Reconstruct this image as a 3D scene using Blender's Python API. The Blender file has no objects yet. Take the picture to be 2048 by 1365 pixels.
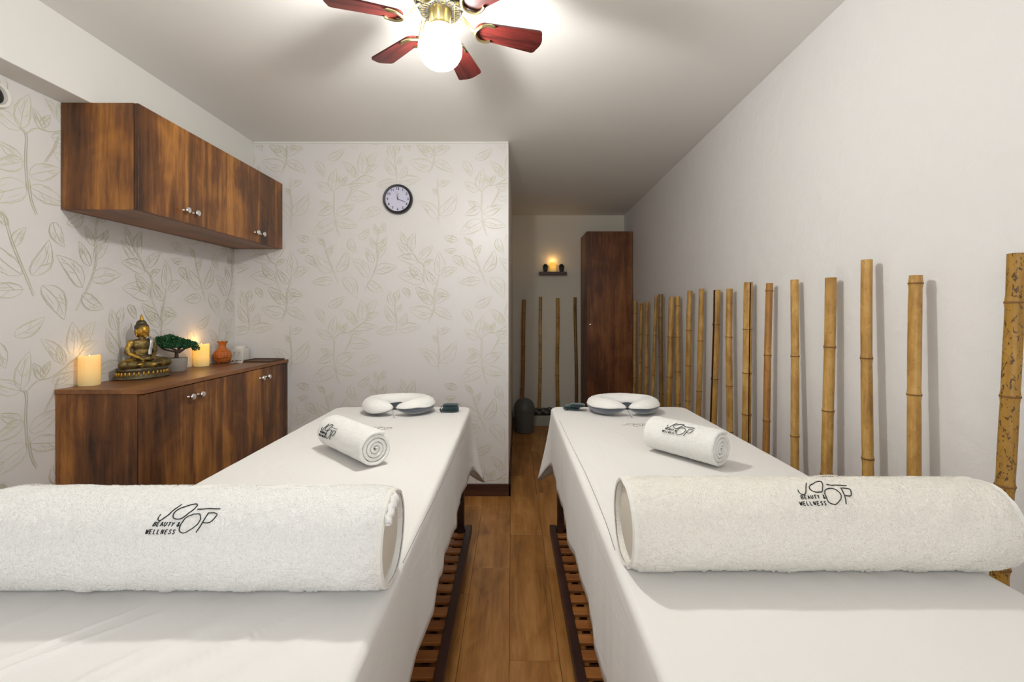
import bpy, bmesh, math, random
from mathutils import Vector, Matrix, noise as mnoise
PI = math.pi
S = bpy.context.scene
C = S.collection
random.seed(7)

# ---------------------------------------------------------------- camera, world, lights, exposure
CZ = 1.24                      # camera height
F = 910.0                      # focal length in pixels of the 2048 px wide frame
cam = bpy.data.cameras.new('camera')
cam.sensor_width = 36.0
cam.lens = 36.0 * F / 2048.0
cam.shift_y = -56.5 / 2048.0
cam.clip_start = 0.02
camo = bpy.data.objects.new('camera', cam)
camo.location = (0, 0, CZ)
camo.rotation_euler = (PI / 2, 0, 0)
C.objects.link(camo)
S.camera = camo

S.view_settings.view_transform = 'Standard'
S.view_settings.look = 'None'
S.view_settings.gamma = 1.0
S.view_settings.use_curve_mapping = False
S.view_settings.exposure = 0.0
GLOBE_EMIT = 42.0
BULB_POWER = 33.0

w = bpy.data.worlds.new('world')
S.world = w
w.use_nodes = True
w.node_tree.nodes['Background'].inputs[0].default_value = (0.9, 0.95, 1.0, 1)
w.node_tree.nodes['Background'].inputs[1].default_value = 0.3

def area_light(name, loc, rot, sx, sy, power, col):
    l = bpy.data.lights.new(name, 'AREA')
    l.shape = 'RECTANGLE'; l.size = sx; l.size_y = sy; l.energy = power; l.color = col
    o = bpy.data.objects.new(name, l); o.location = loc; o.rotation_euler = rot
    C.objects.link(o)
    return o
# soft fill light added behind the camera to brighten the room
area_light('rear_fill_light', (-0.25, -1.12, 1.5), (PI / 2, 0, 0), 2.6, 1.6, 24, (0.97, 0.985, 1.0))

def sr(r, g, b):
    def f(c):
        c /= 255.0
        return c / 12.92 if c <= 0.04045 else ((c + 0.055) / 1.055) ** 2.4
    return (f(r), f(g), f(b), 1.0)

# ---------------------------------------------------------------- materials
class NT:
    def __init__(s, name):
        s.m = bpy.data.materials.new(name); s.m.use_nodes = True
        s.t = s.m.node_tree; s.b = s.t.nodes['Principled BSDF']
    def n(s, typ, **kw):
        x = s.t.nodes.new(typ)
        for k, v in kw.items():
            if isinstance(k, str) and hasattr(x, k): setattr(x, k, v)
        return x
    def l(s, a, b): s.t.links.new(a, b)
    def coords(s, scale=(1, 1, 1), rnd=0.0, rot=(0, 0, 0)):
        tc = s.n('ShaderNodeTexCoord'); mp = s.n('ShaderNodeMapping')
        mp.inputs['Scale'].default_value = scale; mp.inputs['Rotation'].default_value = rot
        if rnd:
            oi = s.n('ShaderNodeObjectInfo'); va = s.n('ShaderNodeVectorMath', operation='MULTIPLY_ADD')
            s.l(oi.outputs['Random'], va.inputs[0]); va.inputs[1].default_value = (rnd, rnd * .7, rnd * 1.3)
            s.l(tc.outputs['Object'], va.inputs[2]); s.l(va.outputs[0], mp.inputs[0])
        else:
            s.l(tc.outputs['Object'], mp.inputs[0])
        return mp.outputs[0]
    def noise(s, vec, scale, detail=3, rough=.5, dist=0):
        x = s.n('ShaderNodeTexNoise'); s.l(vec, x.inputs['Vector'])
        x.inputs['Scale'].default_value = scale; x.inputs['Detail'].default_value = detail
        x.inputs['Roughness'].default_value = rough; x.inputs['Distortion'].default_value = dist
        return x.outputs['Fac']
    def ramp(s, fac, stops):
        x = s.n('ShaderNodeValToRGB'); s.l(fac, x.inputs[0])
        e = x.color_ramp.elements
        while len(e) < len(stops): e.new(0.5)
        for i, (p, c) in enumerate(stops): e[i].position = p; e[i].color = c
        return x.outputs[0]
    def mix(s, fac, a, b, mode='MIX'):
        x = s.n('ShaderNodeMix'); x.data_type = 'RGBA'; x.blend_type = mode
        for sock, v in ((x.inputs[0], fac), (x.inputs[6], a), (x.inputs[7], b)):
            if isinstance(v, (int, float, tuple)): sock.default_value = v
            else: s.l(v, sock)
        return x.outputs[2]
    def math(s, op, a, b=0.0):
        x = s.n('ShaderNodeMath', operation=op)
        for i, v in enumerate((a, b)):
            if isinstance(v, (int, float)): x.inputs[i].default_value = v
            else: s.l(v, x.inputs[i])
        return x.outputs[0]
    def bump(s, h, strength, dist=0.01):
        x = s.n('ShaderNodeBump'); s.l(h, x.inputs['Height'])
        x.inputs['Strength'].default_value = strength; x.inputs['Distance'].default_value = dist
        s.l(x.outputs[0], s.b.inputs['Normal'])
    def set(s, col=None, rough=None, metal=None, spec=None, sheen=None):
        b = s.b.inputs
        if col is not None:
            if isinstance(col, tuple): b['Base Color'].default_value = col
            else: s.l(col, b['Base Color'])
        if rough is not None:
            if isinstance(rough, (int, float)): b['Roughness'].default_value = rough
            else: s.l(rough, b['Roughness'])
        if metal is not None: b['Metallic'].default_value = metal
        if spec is not None: b['Specular IOR Level'].default_value = spec
        if sheen is not None: b['Sheen Weight'].default_value = sheen
        return s.m

def simple(name, col, rough=.5, metal=0.0, spec=.5, nz=0.0, nscale=60, bump=0.0):
    m = NT(name)
    if nz or bump:
        v = m.coords(rnd=5); f = m.noise(v, nscale, 3)
        if nz:
            d = tuple(c * (1 - nz) for c in col[:3]) + (1,); l = tuple(min(1, c * (1 + nz)) for c in col[:3]) + (1,)
            c = m.ramp(f, [(.3, d), (.7, l)])
        else: c = col
        if bump: m.bump(f, bump, .002)
        return m.set(c, rough, metal, spec)
    return m.set(col, rough, metal, spec)

M = {}
def plaster(name, col, rough, bs, scale, spec=.3):
    m = NT(name); v = m.coords()
    f = m.noise(v, scale, 4, .55, .4); g = m.noise(v, 2.2, 2)
    c = m.mix(g, tuple(x * .97 for x in col[:3]) + (1,), col)
    m.bump(f, bs, .006)
    return m.set(c, rough, 0, spec)
M['ceiling'] = plaster('ceiling_paint', sr(240, 238, 234), .75, .05, 30)
M['beam'] = plaster('beam_paint', sr(232, 231, 226), .7, .04, 30)
M['wallpaper'] = plaster('wallpaper_ground', sr(228, 226, 224), .36, .05, 60, .4)
M['side_wall'] = plaster('wall_plaster', sr(232, 231, 230), .6, .8, 13)
M['alcove'] = plaster('alcove_paint', sr(230, 223, 208), .7, .1, 20)
M['print'] = simple('wallpaper_print', sr(208, 204, 178), .6, 0)

def wood(name, dark, mid, light, axis='z', rough=.42, fine=1.0, streak=1.0, rnd=9):
    m = NT(name)
    k = {'z': (1, 1, .09), 'y': (1, .07, 1), 'x': (.07, 1, 1)}[axis]
    v = m.coords(k, rnd=rnd)
    a = m.noise(v, 7 * streak, 3, .55, .5); b = m.noise(v, 60 * fine, 4, .6, .3); c = m.noise(v, 220 * fine, 2, .5)
    v2 = m.coords((1, 1, 1), rnd=rnd); d = m.noise(v2, 3.2, 3, .6, 1.0)
    s = m.math('ADD', m.math('MULTIPLY', a, .85), m.math('ADD', m.math('MULTIPLY', b, .28), m.math('MULTIPLY', d, .35)))
    s = m.math('ADD', s, m.math('MULTIPLY', c, .08))
    s = m.math('SUBTRACT', s, .28)
    col = m.ramp(s, [(.32, dark), (.5, mid), (.69, light)])
    m.bump(b, .12, .002)
    return m.set(col, rough, 0, .4)
M['walnut'] = wood('walnut_laminate', sr(58, 34, 20), sr(118, 74, 38), sr(190, 128, 60))
M['walnut_top'] = wood('walnut_laminate_top', sr(92, 58, 34), sr(132, 86, 50), sr(160, 108, 64), 'y', .38)
M['walnut_dark'] = wood('walnut_laminate_tall', sr(64, 36, 20), sr(108, 62, 32), sr(156, 100, 54))
M['edge'] = wood('dark_edge_wood', sr(56, 34, 22), sr(78, 50, 34), sr(96, 62, 42), 'x')
M['skirting'] = wood('skirting_wood', sr(60, 34, 22), sr(84, 50, 32), sr(104, 64, 42), 'x')
M['slat'] = wood('slat_wood', sr(120, 70, 32), sr(158, 98, 46), sr(186, 124, 66), 'x', .45)
M['frame'] = wood('dark_table_wood', sr(40, 22, 18), sr(58, 34, 28), sr(76, 46, 36), 'y', .4)
def floor_mat():
    m = NT('oak_vinyl_plank')
    v = m.coords((1, .06, 1), rnd=11)
    a = m.noise(v, 14, 4, .6, .8); b = m.noise(v, 90, 4, .65, .3)
    v2 = m.coords((1, .35, 1), rnd=11); d = m.noise(v2, 7, 4, .6, 2.0)
    s = m.math('ADD', m.math('MULTIPLY', a, .5), m.math('ADD', m.math('MULTIPLY', b, .3), m.math('MULTIPLY', d, .35)))
    oi = m.n('ShaderNodeObjectInfo')
    s = m.math('ADD', s, m.math('MULTIPLY', m.math('SUBTRACT', oi.outputs['Random'], .5), .10))
    col = m.ramp(s, [(.38, sr(110, 70, 30)), (.56, sr(160, 108, 52)), (.76, sr(192, 140, 80))])
    m.bump(b, .08, .002)
    return m.set(col, .38, 0, .4)
M['floor'] = floor_mat()
M['joint'] = simple('plank_joint_brown', sr(60, 38, 20), .8)  # dark brown of the slab, seen in the plank joints

def fabric(name, col, nscale, bs, bd=.002, sheen=.3, wr=0.0, rough=.9, mott=0):
    m = NT(name); v = m.coords()
    f = m.noise(v, nscale, 3, .7)
    if mott:
        f = m.math('ADD', m.math('MULTIPLY', f, .4), m.noise(v, mott, 3, .6, .6))
    if wr:
        v2 = m.coords((1, .28, 1), rot=(0, 0, .7)); g = m.noise(v2, 9, 3, .5, 1.2)
        rg_ = m.math('SUBTRACT', 1.0, m.math('MINIMUM', 1.0, m.math('MULTIPLY', m.math('ABSOLUTE', m.math('SUBTRACT', g, .5)), 14.0)))
        f = m.math('ADD', m.math('MULTIPLY', f, .03), m.math('ADD', m.math('MULTIPLY', g, wr), m.math('MULTIPLY', rg_, .07)))
    m.bump(f, bs, bd)
    return m.set(col, rough, 0, .2, sheen)
M['sheet'] = fabric('cotton_sheet', sr(230, 228, 225), 900, .35, .012, .1, .5)
M['terry'] = fabric('terry_cloth', sr(247, 246, 242), 420, .8, .0045, .2, mott=170)
M['terry2'] = fabric('terry_cloth_cream', sr(244, 240, 230), 420, .8, .0045, .2, mott=170)
M['hem'] = fabric('woven_hem', sr(236, 234, 226), 700, .4, .002, .2)
M['core'] = simple('bolster_leatherette', sr(226, 218, 204), .45, nz=.02, nscale=12)
M['thread'] = simple('dark_green_thread', sr(34, 40, 38), .8)
M['thread_faint'] = simple('grey_thread', sr(118, 114, 108), .8)
M['velour'] = fabric('grey_blue_velour', sr(90, 97, 106), 300, .5, .002, .8)
M['green_velvet'] = fabric('dark_green_velvet', sr(19, 46, 50), 300, .4, .002, .5)
M['chrome'] = simple('chrome', sr(225, 225, 225), .14, 1.0)
M['brass'] = simple('antique_brass', sr(178, 165, 122), .28, 1.0)
M['brass_dark'] = simple('black_vent_band', sr(22, 23, 25), .6)
def redwood():
    m = NT('mahogany_blade'); v = m.coords((.08, 1, 1))
    a = m.noise(v, 90, 4, .6, .3); b = m.noise(v, 14, 3)
    s = m.math('ADD', m.math('MULTIPLY', a, .6), m.math('MULTIPLY', b, .4))
    return m.set(m.ramp(s, [(.35, sr(36, 10, 9)), (.62, sr(84, 28, 24))]), .4, 0, .35)
M['blade'] = redwood()
M['black'] = simple('black_plastic', sr(24, 25, 28), .3)
M['dial'] = simple('clock_dial', sr(206, 206, 226), .5)
M['ink'] = simple('dial_ink', sr(40, 40, 62), .6)
M['white_plastic'] = simple('white_plastic', sr(226, 224, 216), .35)
M['grey_plastic'] = simple('grey_plastic', sr(92, 92, 90), .42, nz=.04, nscale=20)
M['concrete'] = simple('concrete_pot', sr(158, 152, 144), .85, nz=.06, nscale=50, bump=.3)
M['planter'] = simple('planter_concrete', sr(160, 158, 146), .85, nz=.06, nscale=30, bump=.3)
M['stone'] = simple('river_stone', sr(96, 96, 92), .6, nz=.2, nscale=16)
M['darkpot'] = simple('dark_pot', sr(52, 54, 56), .6)
M['succulent'] = simple('succulent_leaf', sr(26, 48, 34), .6, nz=.25, nscale=40)
M['bark'] = simple('bonsai_bark', sr(70, 56, 44), .8, nz=.25, nscale=90, bump=.5)
M['soil'] = simple('potting_soil', sr(64, 50, 38), .9, nz=.3, nscale=200)
M['leaf'] = simple('bonsai_leaf', sr(42, 96, 56), .55, nz=.35, nscale=30)
M['terracotta'] = simple('terracotta', sr(186, 104, 40), .5, nz=.12, nscale=40, bump=.2)
M['terracotta_dark'] = simple('terracotta_hole', sr(120, 62, 26), .7)
M['tray'] = simple('dark_tray', sr(84, 62, 46), .5)
M['paper'] = simple('white_card', sr(226, 224, 216), .6)
def bronze():
    m = NT('patinated_bronze'); v = m.coords()
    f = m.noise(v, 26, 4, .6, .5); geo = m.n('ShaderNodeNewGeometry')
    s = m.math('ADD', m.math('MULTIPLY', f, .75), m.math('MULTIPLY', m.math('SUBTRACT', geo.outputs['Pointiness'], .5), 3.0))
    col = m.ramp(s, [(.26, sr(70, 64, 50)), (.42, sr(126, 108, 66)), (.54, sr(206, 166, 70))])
    r = m.math('SUBTRACT', .6, m.math('MULTIPLY', f, .3))
    return m.set(col, r, .75)
M['bronze'] = bronze()
M['gold'] = simple('rubbed_gold', sr(182, 144, 62), .38, .9, nz=.15, nscale=50)
M['bronze_dark'] = simple('dark_bronze', sr(92, 84, 64), .5, .7, nz=.3, nscale=90, bump=.6)
M['silver'] = simple('silver_inlay', sr(190, 194, 196), .4, .6, nz=.25, nscale=160)
def bamboo_mat(name, dark, mid, light, spot=.35, th=.60):
    m = NT(name); v = m.coords((1, 1, .05), rnd=17); v2 = m.coords((1, 1, .5), rnd=17)
    a = m.noise(v, 60, 3, .6); b = m.noise(v2, 14, 4, .65, .6); sp = m.noise(v2, 130, 3, .6, 1)
    s = m.math('ADD', m.math('MULTIPLY', a, .45), m.math('MULTIPLY', b, .6))
    col = m.ramp(s, [(.36, dark), (.54, mid), (.7, light)])
    k = m.ramp(sp, [(th, (0, 0, 0, 1)), (th + .05, (spot, spot, spot, 1))])
    col = m.mix(k, col, sr(66, 42, 18))
    m.bump(a, .08, .002)
    return m.set(col, .4, 0, .45)
M['bamboo'] = bamboo_mat('bamboo_gold', sr(138, 98, 44), sr(186, 142, 72), sr(212, 174, 104), .5, .635)
M['bamboo_old'] = bamboo_mat('bamboo_brown', sr(104, 74, 34), sr(132, 98, 46), sr(158, 120, 60))
M['bamboo_red'] = bamboo_mat('bamboo_amber', sr(140, 94, 42), sr(166, 116, 56), sr(188, 138, 74))
M['bamboo_spot'] = bamboo_mat('bamboo_speckled', sr(138, 100, 36), sr(166, 124, 48), sr(188, 146, 66), .9, .56)
M['node'] = simple('bamboo_node', sr(122, 84, 38), .6, nz=.2, nscale=80)
M['bamboo_in'] = simple('bamboo_inside', sr(92, 60, 28), .8)

def candle_mat(strength, top):
    m = NT('glowing_wax'); tc = m.n('ShaderNodeTexCoord'); sx = m.n('ShaderNodeSeparateXYZ')
    m.l(tc.outputs['Object'], sx.inputs[0])
    f = m.math('DIVIDE', sx.outputs[2], top)
    col = m.ramp(f, [(0, sr(120, 100, 50)), (.45, sr(226, 160, 54)), (.8, sr(255, 168, 34)), (1, sr(255, 190, 70))])
    m.l(col, m.b.inputs['Emission Color']); m.b.inputs['Emission Strength'].default_value = strength
    return m.set(sr(220, 204, 158), .5, 0, .4)
def emit(name, col, st):
    m = NT(name); m.b.inputs['Emission Color'].default_value = col; m.b.inputs['Emission Strength'].default_value = st
    return m.set(col, .5)
def globe_mat():
    m = NT('lit_glass_globe'); e = m.n('ShaderNodeEmission'); tr_ = m.n('ShaderNodeBsdfTransparent'); mx = m.n('ShaderNodeMixShader')
    e.inputs[0].default_value = (1, .985, .945, 1); e.inputs[1].default_value = GLOBE_EMIT / .35
    mx.inputs[0].default_value = .35
    m.l(tr_.outputs[0], mx.inputs[1]); m.l(e.outputs[0], mx.inputs[2]); m.l(mx.outputs[0], m.t.nodes['Material Output'].inputs[0])
    return m.m
M['globe'] = globe_mat()
M['flame'] = emit('candle_flame', (1, .72, .32, 1), 14)

# ---------------------------------------------------------------- helpers
def thing(name, label, cat, loc=(0, 0, 0), rotz=0, group=None):
    o = bpy.data.objects.new(name, None); C.objects.link(o)
    o.empty_display_size = .05
    o.location = loc; o.rotation_euler = (0, 0, rotz)
    o['label'] = label; o['category'] = cat
    if group: o['group'] = group
    return o
def tag(o, label, cat, group=None):
    o['label'] = label; o['category'] = cat
    if group: o['group'] = group
    return o
def rootmat(p):
    while p.parent: p = p.parent
    return Matrix.Translation(p.location) @ Matrix.Rotation(p.rotation_euler[2], 4, 'Z')
def obj(name, bm, mat, parent=None, local=False, smooth=False, origin=None):
    me = bpy.data.meshes.new(name)
    if parent is not None and not local: bm.transform(rootmat(parent).inverted())
    if origin is not None: bm.transform(Matrix.Translation(-Vector(origin)))
    bm.normal_update()
    for f in bm.faces: f.smooth = bool(smooth)
    bm.to_mesh(me); bm.free()
    for x in (mat if isinstance(mat, (list, tuple)) else [mat]): me.materials.append(x)
    if smooth and smooth != 'all':
        me.set_sharp_from_angle(angle=math.radians(smooth if not isinstance(smooth, bool) else 40))
    o = bpy.data.objects.new(name, me); C.objects.link(o)
    if parent is not None: o.parent = parent
    if origin is not None: o.location = origin
    return o
def struct(name, bm, mat, parent=None, **k):
    o = obj(name, bm, mat, parent, **k)
    if parent is None: o['kind'] = 'structure'
    return o
def dupo(o, parent, loc=None):
    c = o.copy(); C.objects.link(c); c.parent = parent
    if loc is not None: c.location = loc
    return c
def box(x0, x1, y0, y1, z0, z1, bev=0.0, seg=1, bm=None):
    b = bmesh.new()
    bmesh.ops.create_cube(b, size=1)
    for v in b.verts:
        v.co = Vector((x0 + (v.co.x + .5) * (x1 - x0), y0 + (v.co.y + .5) * (y1 - y0), z0 + (v.co.z + .5) * (z1 - z0)))
    if bev: bmesh.ops.bevel(b, geom=b.edges[:], offset=bev, segments=seg, affect='EDGES', profile=.6)
    if bm is None: return b
    merge(bm, b); return bm
def merge(bm, b, mi=None):
    me = bpy.data.meshes.new('tmp')
    if mi is not None:
        for f in b.faces: f.material_index = mi
    b.to_mesh(me); b.free(); bm.from_mesh(me); bpy.data.meshes.remove(me)
    return bm
def lathe(prof, n=32, c=(0, 0, 0), bm=None, closed=False):
    b = bm or bmesh.new(); rings = []
    for r, z in prof:
        if r < 1e-6: rings.append([b.verts.new((c[0], c[1], c[2] + z))])
        else: rings.append([b.verts.new((c[0] + r * math.cos(2 * PI * i / n), c[1] + r * math.sin(2 * PI * i / n), c[2] + z)) for i in range(n)])
    for A, B in zip(rings, rings[1:]):
        for i in range(n):
            j = (i + 1) % n
            if len(A) == 1 and len(B) == 1: continue
            if len(A) == 1: b.faces.new((A[0], B[j], B[i]))
            elif len(B) == 1: b.faces.new((A[i], A[j], B[0]))
            else: b.faces.new((A[i], A[j], B[j], B[i]))
    return b
def frames(pts, up=Vector((0, 0, 1))):
    out = []
    for i, p in enumerate(pts):
        t = (pts[min(i + 1, len(pts) - 1)] - pts[max(i - 1, 0)])
        if t.length < 1e-9: t = Vector((0, 0, 1))
        t.normalize()
        a = up.cross(t)
        if a.length < 1e-3: a = Vector((1, 0, 0)).cross(t)
        a.normalize(); out.append((t, a, t.cross(a).normalized()))
    return out
def tube(pts, radii, n=8, cap=True, bm=None, closed=False, up=Vector((0, 0, 1))):
    b = bm or bmesh.new(); pts = [Vector(p) for p in pts]
    if not isinstance(radii, (list, tuple)): radii = [radii] * len(pts)
    fr = frames(pts, up)
    rings = []
    for p, r, (t, a, c) in zip(pts, radii, fr):
        rx, ry = r if isinstance(r, tuple) else (r, r)
        rings.append([b.verts.new(p + a * rx * math.cos(2 * PI * i / n) + c * ry * math.sin(2 * PI * i / n)) for i in range(n)])
    prs = list(zip(rings, rings[1:])) + ([(rings[-1], rings[0])] if closed else [])
    for A, B in prs:
        for i in range(n):
            j = (i + 1) % n; b.faces.new((A[i], A[j], B[j], B[i]))
    if cap and not closed:
        b.faces.new(rings[0][::-1]); b.faces.new(rings[-1])
    return b
def ellipsoid(c, r, bm=None, rot=None, seg=20, rings=12):
    b = bmesh.new(); bmesh.ops.create_uvsphere(b, u_segments=seg, v_segments=rings, radius=1)
    m = Matrix.Diagonal((r[0], r[1], r[2], 1))
    if rot is not None: m = rot @ m
    b.transform(Matrix.Translation(c) @ m)
    if bm is None: return b
    merge(bm, b); return bm
def px(x, y, z):              # measured pixel of the photograph + known height -> place in the room
    s = (y - 626.0) / (CZ - z)
    return Vector(((x - 1024.0) / s, F / s, z))
def catmull(P, n):
    P = [Vector(p) for p in P]; out = []
    Q = [2 * P[0] - P[1]] + P + [2 * P[-1] - P[-2]]
    for i in range(len(P) - 1):
        a, b, c, d = Q[i:i + 4]
        for k in range(n):
            t = k / n
            out.append(.5 * ((2 * b) + (c - a) * t + (2 * a - 5 * b + 4 * c - d) * t * t + (3 * b - a - 3 * c + d) * t ** 3))
    out.append(P[-1]); return out

# ---------------------------------------------------------------- room shell
XL, XP, YB, YA, HC, YF = -1.878, -0.024, 3.085, 5.417, 2.40, -1.2
def wr(y): return 1.191 + 0.0262 * y          # inner face of the right wall
fl = struct('floor', box(-2.0, 1.5, YF, YA + .1, -.08, -.004), M['joint'])
PWD, PL = .18, .92
pw = obj('floor_plank', box(.0006, PWD - .0006, .0006, PL - .0006, -.004, 0, .0008), M['floor'], fl, local=True, origin=(0, 0, 0))
first = True
for k in range(-11, 8):
    x = -.01 + PWD * k
    off = {0: 1.62, -1: 2.21 - PL}.get(k, (k * 0.377) % PL)
    y = off
    while y > YF: y -= PL
    while y < YA:
        if first: pw.location = (x, y, 0); first = False
        else: dupo(pw, fl, (x, y, 0))
        y += PL
struct('ceiling', box(-2.0, 1.5, YF, YA + .1, HC, HC + .1), M['ceiling'])
wl = struct('wall_left', box(XL - .1, XL, YF, YB + .1, 0, HC), M['wallpaper'])
wb = struct('wall_back', box(XL - .1, XP, YB, YB + .12, 0, HC), M['wallpaper'])
b = bmesh.new()
v = [b.verts.new(c) for c in [(wr(YF), YF, 0), (wr(YA), YA, 0), (1.6, YA, 0), (1.6, YF, 0), (wr(YF), YF, HC), (wr(YA), YA, HC), (1.6, YA, HC), (1.6, YF, HC)]]
for f in [(0, 1, 5, 4), (1, 2, 6, 5), (2, 3, 7, 6), (3, 0, 4, 7), (4, 5, 6, 7), (3, 2, 1, 0)]: b.faces.new([v[i] for i in f])
bmesh.ops.recalc_face_normals(b, faces=b.faces[:])
struct('wall_right', b, M['side_wall'])
b = bmesh.new()
v = [b.verts.new(c) for c in [(XP, YB + .12, 0), (.006, YA, 0), (-.12, YA, 0), (-.12, YB + .12, 0), (XP, YB + .12, HC), (.006, YA, HC), (-.12, YA, HC), (-.12, YB + .12, HC)]]
for f in [(0, 1, 5, 4), (1, 2, 6, 5), (2, 3, 7, 6), (3, 0, 4, 7), (4, 5, 6, 7), (3, 2, 1, 0)]: b.faces.new([v[i] for i in f])
bmesh.ops.recalc_face_normals(b, faces=b.faces[:])
struct('wall_alcove_left', b, M['alcove'])
struct('wall_alcove_back', box(-.12, 1.5, YA, YA + .1, 0, HC), M['alcove'])
# lower lining of the alcove back wall, ending in a fine ledge
struct('trim_1', box(.0, wr(YA), YA - .008, YA, .0, 1.367, .002), M['alcove'])
# beam along the left wall
struct('ceiling_beam', box(XL, -1.7525, YF, YB, 2.115, HC, .002), M['beam'])
# wall behind the camera, with an unseen window added to suit the fill light
b = box(-2.0, 1.5, YF - .1, YF, 0, .72); box(-2.0, 1.5, YF - .1, YF, 2.28, HC, bm=b)
box(-2.0, -1.52, YF - .1, YF, .72, 2.28, bm=b); box(1.02, 1.5, YF - .1, YF, .72, 2.28, bm=b)
struct('wall_front', b, M['side_wall'])
b = box(-1.52, 1.02, YF - .08, YF, .72, .78); box(-1.52, 1.02, YF - .08, YF, 2.22, 2.28, bm=b)
for xx in (-1.52, -.28, .96): box(xx, xx + .06, YF - .08, YF, .78, 2.22, bm=b)
wn = struct('added_window', b, M['white_plastic'])
gl = NT('window_glass'); gl.b.inputs['Transmission Weight'].default_value = 1; gl.set((1, 1, 1, 1), .02)
for xx in (-1.46, -.22): obj('added_window_pane', box(xx, xx + 1.18, YF - .05, YF - .044, .78, 2.22), gl.m, wn)
# skirting boards
struct('baseboard_back', box(-1.515, XP + .013, YB - .013, YB, 0, .082, .002), M['skirting'])
struct('baseboard_left', box(XL, XL + .013, YF, 1.86, 0, .082, .002), M['skirting'])
struct('baseboard_partition', box(XP, XP + .013, YB - .013, YB + .14, 0, .082, .002), M['skirting'])
b = box(-.01, .013, YB + .14, YA - .47, 0, .082, .002); b.transform(Matrix.Translation((0, 0, 0)))
for vv in b.verts: vv.co.x += XP + .012 * (vv.co.y - YB)
struct('baseboard_alcove', b, M['skirting'])
b = box(0, .013, YF, 4.9, 0, .082, .002)
for vv in b.verts: vv.co.x = wr(vv.co.y) - vv.co.x
bmesh.ops.recalc_face_normals(b, faces=b.faces[:])
struct('baseboard_right', b, M['skirting'])
# bead between wallpaper and ceiling
struct('trim_2', box(-1.75, XP, YB - .006, YB, HC - .012, HC, .001), M['beam'])

# ---- printed leaf pattern of the wallpaper: one square metre, traced, repeated
K = 6.606
def A_(x, y): return ((x / K) / 295.0, -(y / K) / 295.0)
def B_(x, y): return ((x / K) / 295.0, -(150 + y / K) / 295.0)
LA = [((285, 600), (85, 485)), ((280, 590), (345, 310)), ((590, 420), (425, 220)), ((610, 440), (560, 270)), ((620, 470), (885, 450)),
      ((690, 370), (680, 95)), ((770, 290), (890, 95)), ((740, 370), (910, 270)), ((510, 570), (700, 520)), ((520, 680), (820, 690)),
      ((300, 830), (100, 930)), ((290, 820), (135, 740)), ((345, 920), (590, 800)), ((330, 1010), (30, 1180)), ((345, 1010), (640, 1080)), ((940, 850), (660, 980)),
      ((240, 190), (460, 50)), ((80, 220), (180, 420)), ((1130, 400), (1000, 160)), ((1190, 430), (1270, 270)), ((1100, 180), (1040, -20)), ((1120, 120), (1170, -40)),
      ((1170, 260), (1215, 150)), ((1145, 490), (870, 540)), ((1180, 500), (1470, 450)), ((1620, 290), (1310, 210)), ((1640, 220), (1890, 370)),
      ((1640, 150), (1420, 0)), ((1650, 130), (1850, 50)), ((1690, 980), (1440, 740)), ((1700, 930), (1930, 640)), ((1690, 660), (1620, 570)), ((1700, 540), (1850, 480)), ((450, 540), (370, 400)), ((430, 520), (500, 400))]
LB = [((290, 690), (40, 460)), ((360, 690), (490, 400)), ((300, 800), (20, 830)), ((230, 490), (320, 330)), ((200, 340), (90, 230)), ((440, 760), (610, 1030)),
      ((770, 760), (545, 510)), ((850, 680), (1150, 620)), ((760, 820), (970, 940)), ((880, 500), (1020, 340)), ((890, 360), (1020, 220)), ((840, 570), (740, 370)),
      ((870, 390), (790, 230)), ((890, 200), (850, 50)), ((920, 170), (1000, 40)), ((520, 250), (610, 440)), ((640, 250), (780, 110)),
      ((1700, 740), (1700, 420)), ((1740, 740), (1945, 640)), ((1660, 850), (1520, 650)), ((1500, 820), (1160, 740)), ((1480, 780), (1310, 590)), ((1430, 560), (1150, 500)),
      ((1440, 520), (1630, 340)), ((1290, 330), (1200, 150)), ((1340, 410), (1390, 170)), ((1330, 460), (1150, 300)), ((1500, 610), (1630, 530)),
      ((1600, 1040), (1390, 880)), ((1660, 940), (1860, 1000)), ((1940, 270), (1770, 230)), ((1930, 400), (1780, 400)), ((1890, 480), (2030, 620)), ((1230, 900), (1320, 1040))]
STA = [[(325, 1050), (310, 830), (315, 640), (280, 590)], [(310, 620), (390, 545), (500, 530), (620, 460), (740, 370), (800, 270)], [(450, 790), (520, 660), (560, 540)],
       [(1145, 500), (1140, 380), (1120, 220), (1110, 60)], [(1560, 390), (1620, 260), (1640, 100), (1630, -60)], [(1690, 1070), (1700, 800), (1680, 600), (1680, 440)]]
STB = [[(370, 850), (320, 720), (240, 520), (200, 400), (160, 240)], [(700, 960), (790, 800), (860, 640), (890, 500), (880, 340), (900, 180), (960, 40)],
       [(1600, 1120), (1660, 900), (1700, 740)], [(1560, 960), (1500, 800), (1500, 620), (1420, 540), (1340, 410), (1270, 320)], [(330, -40), (350, 120), (390, 220)]]
tile = []                       # list of (polyline, width)
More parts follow.
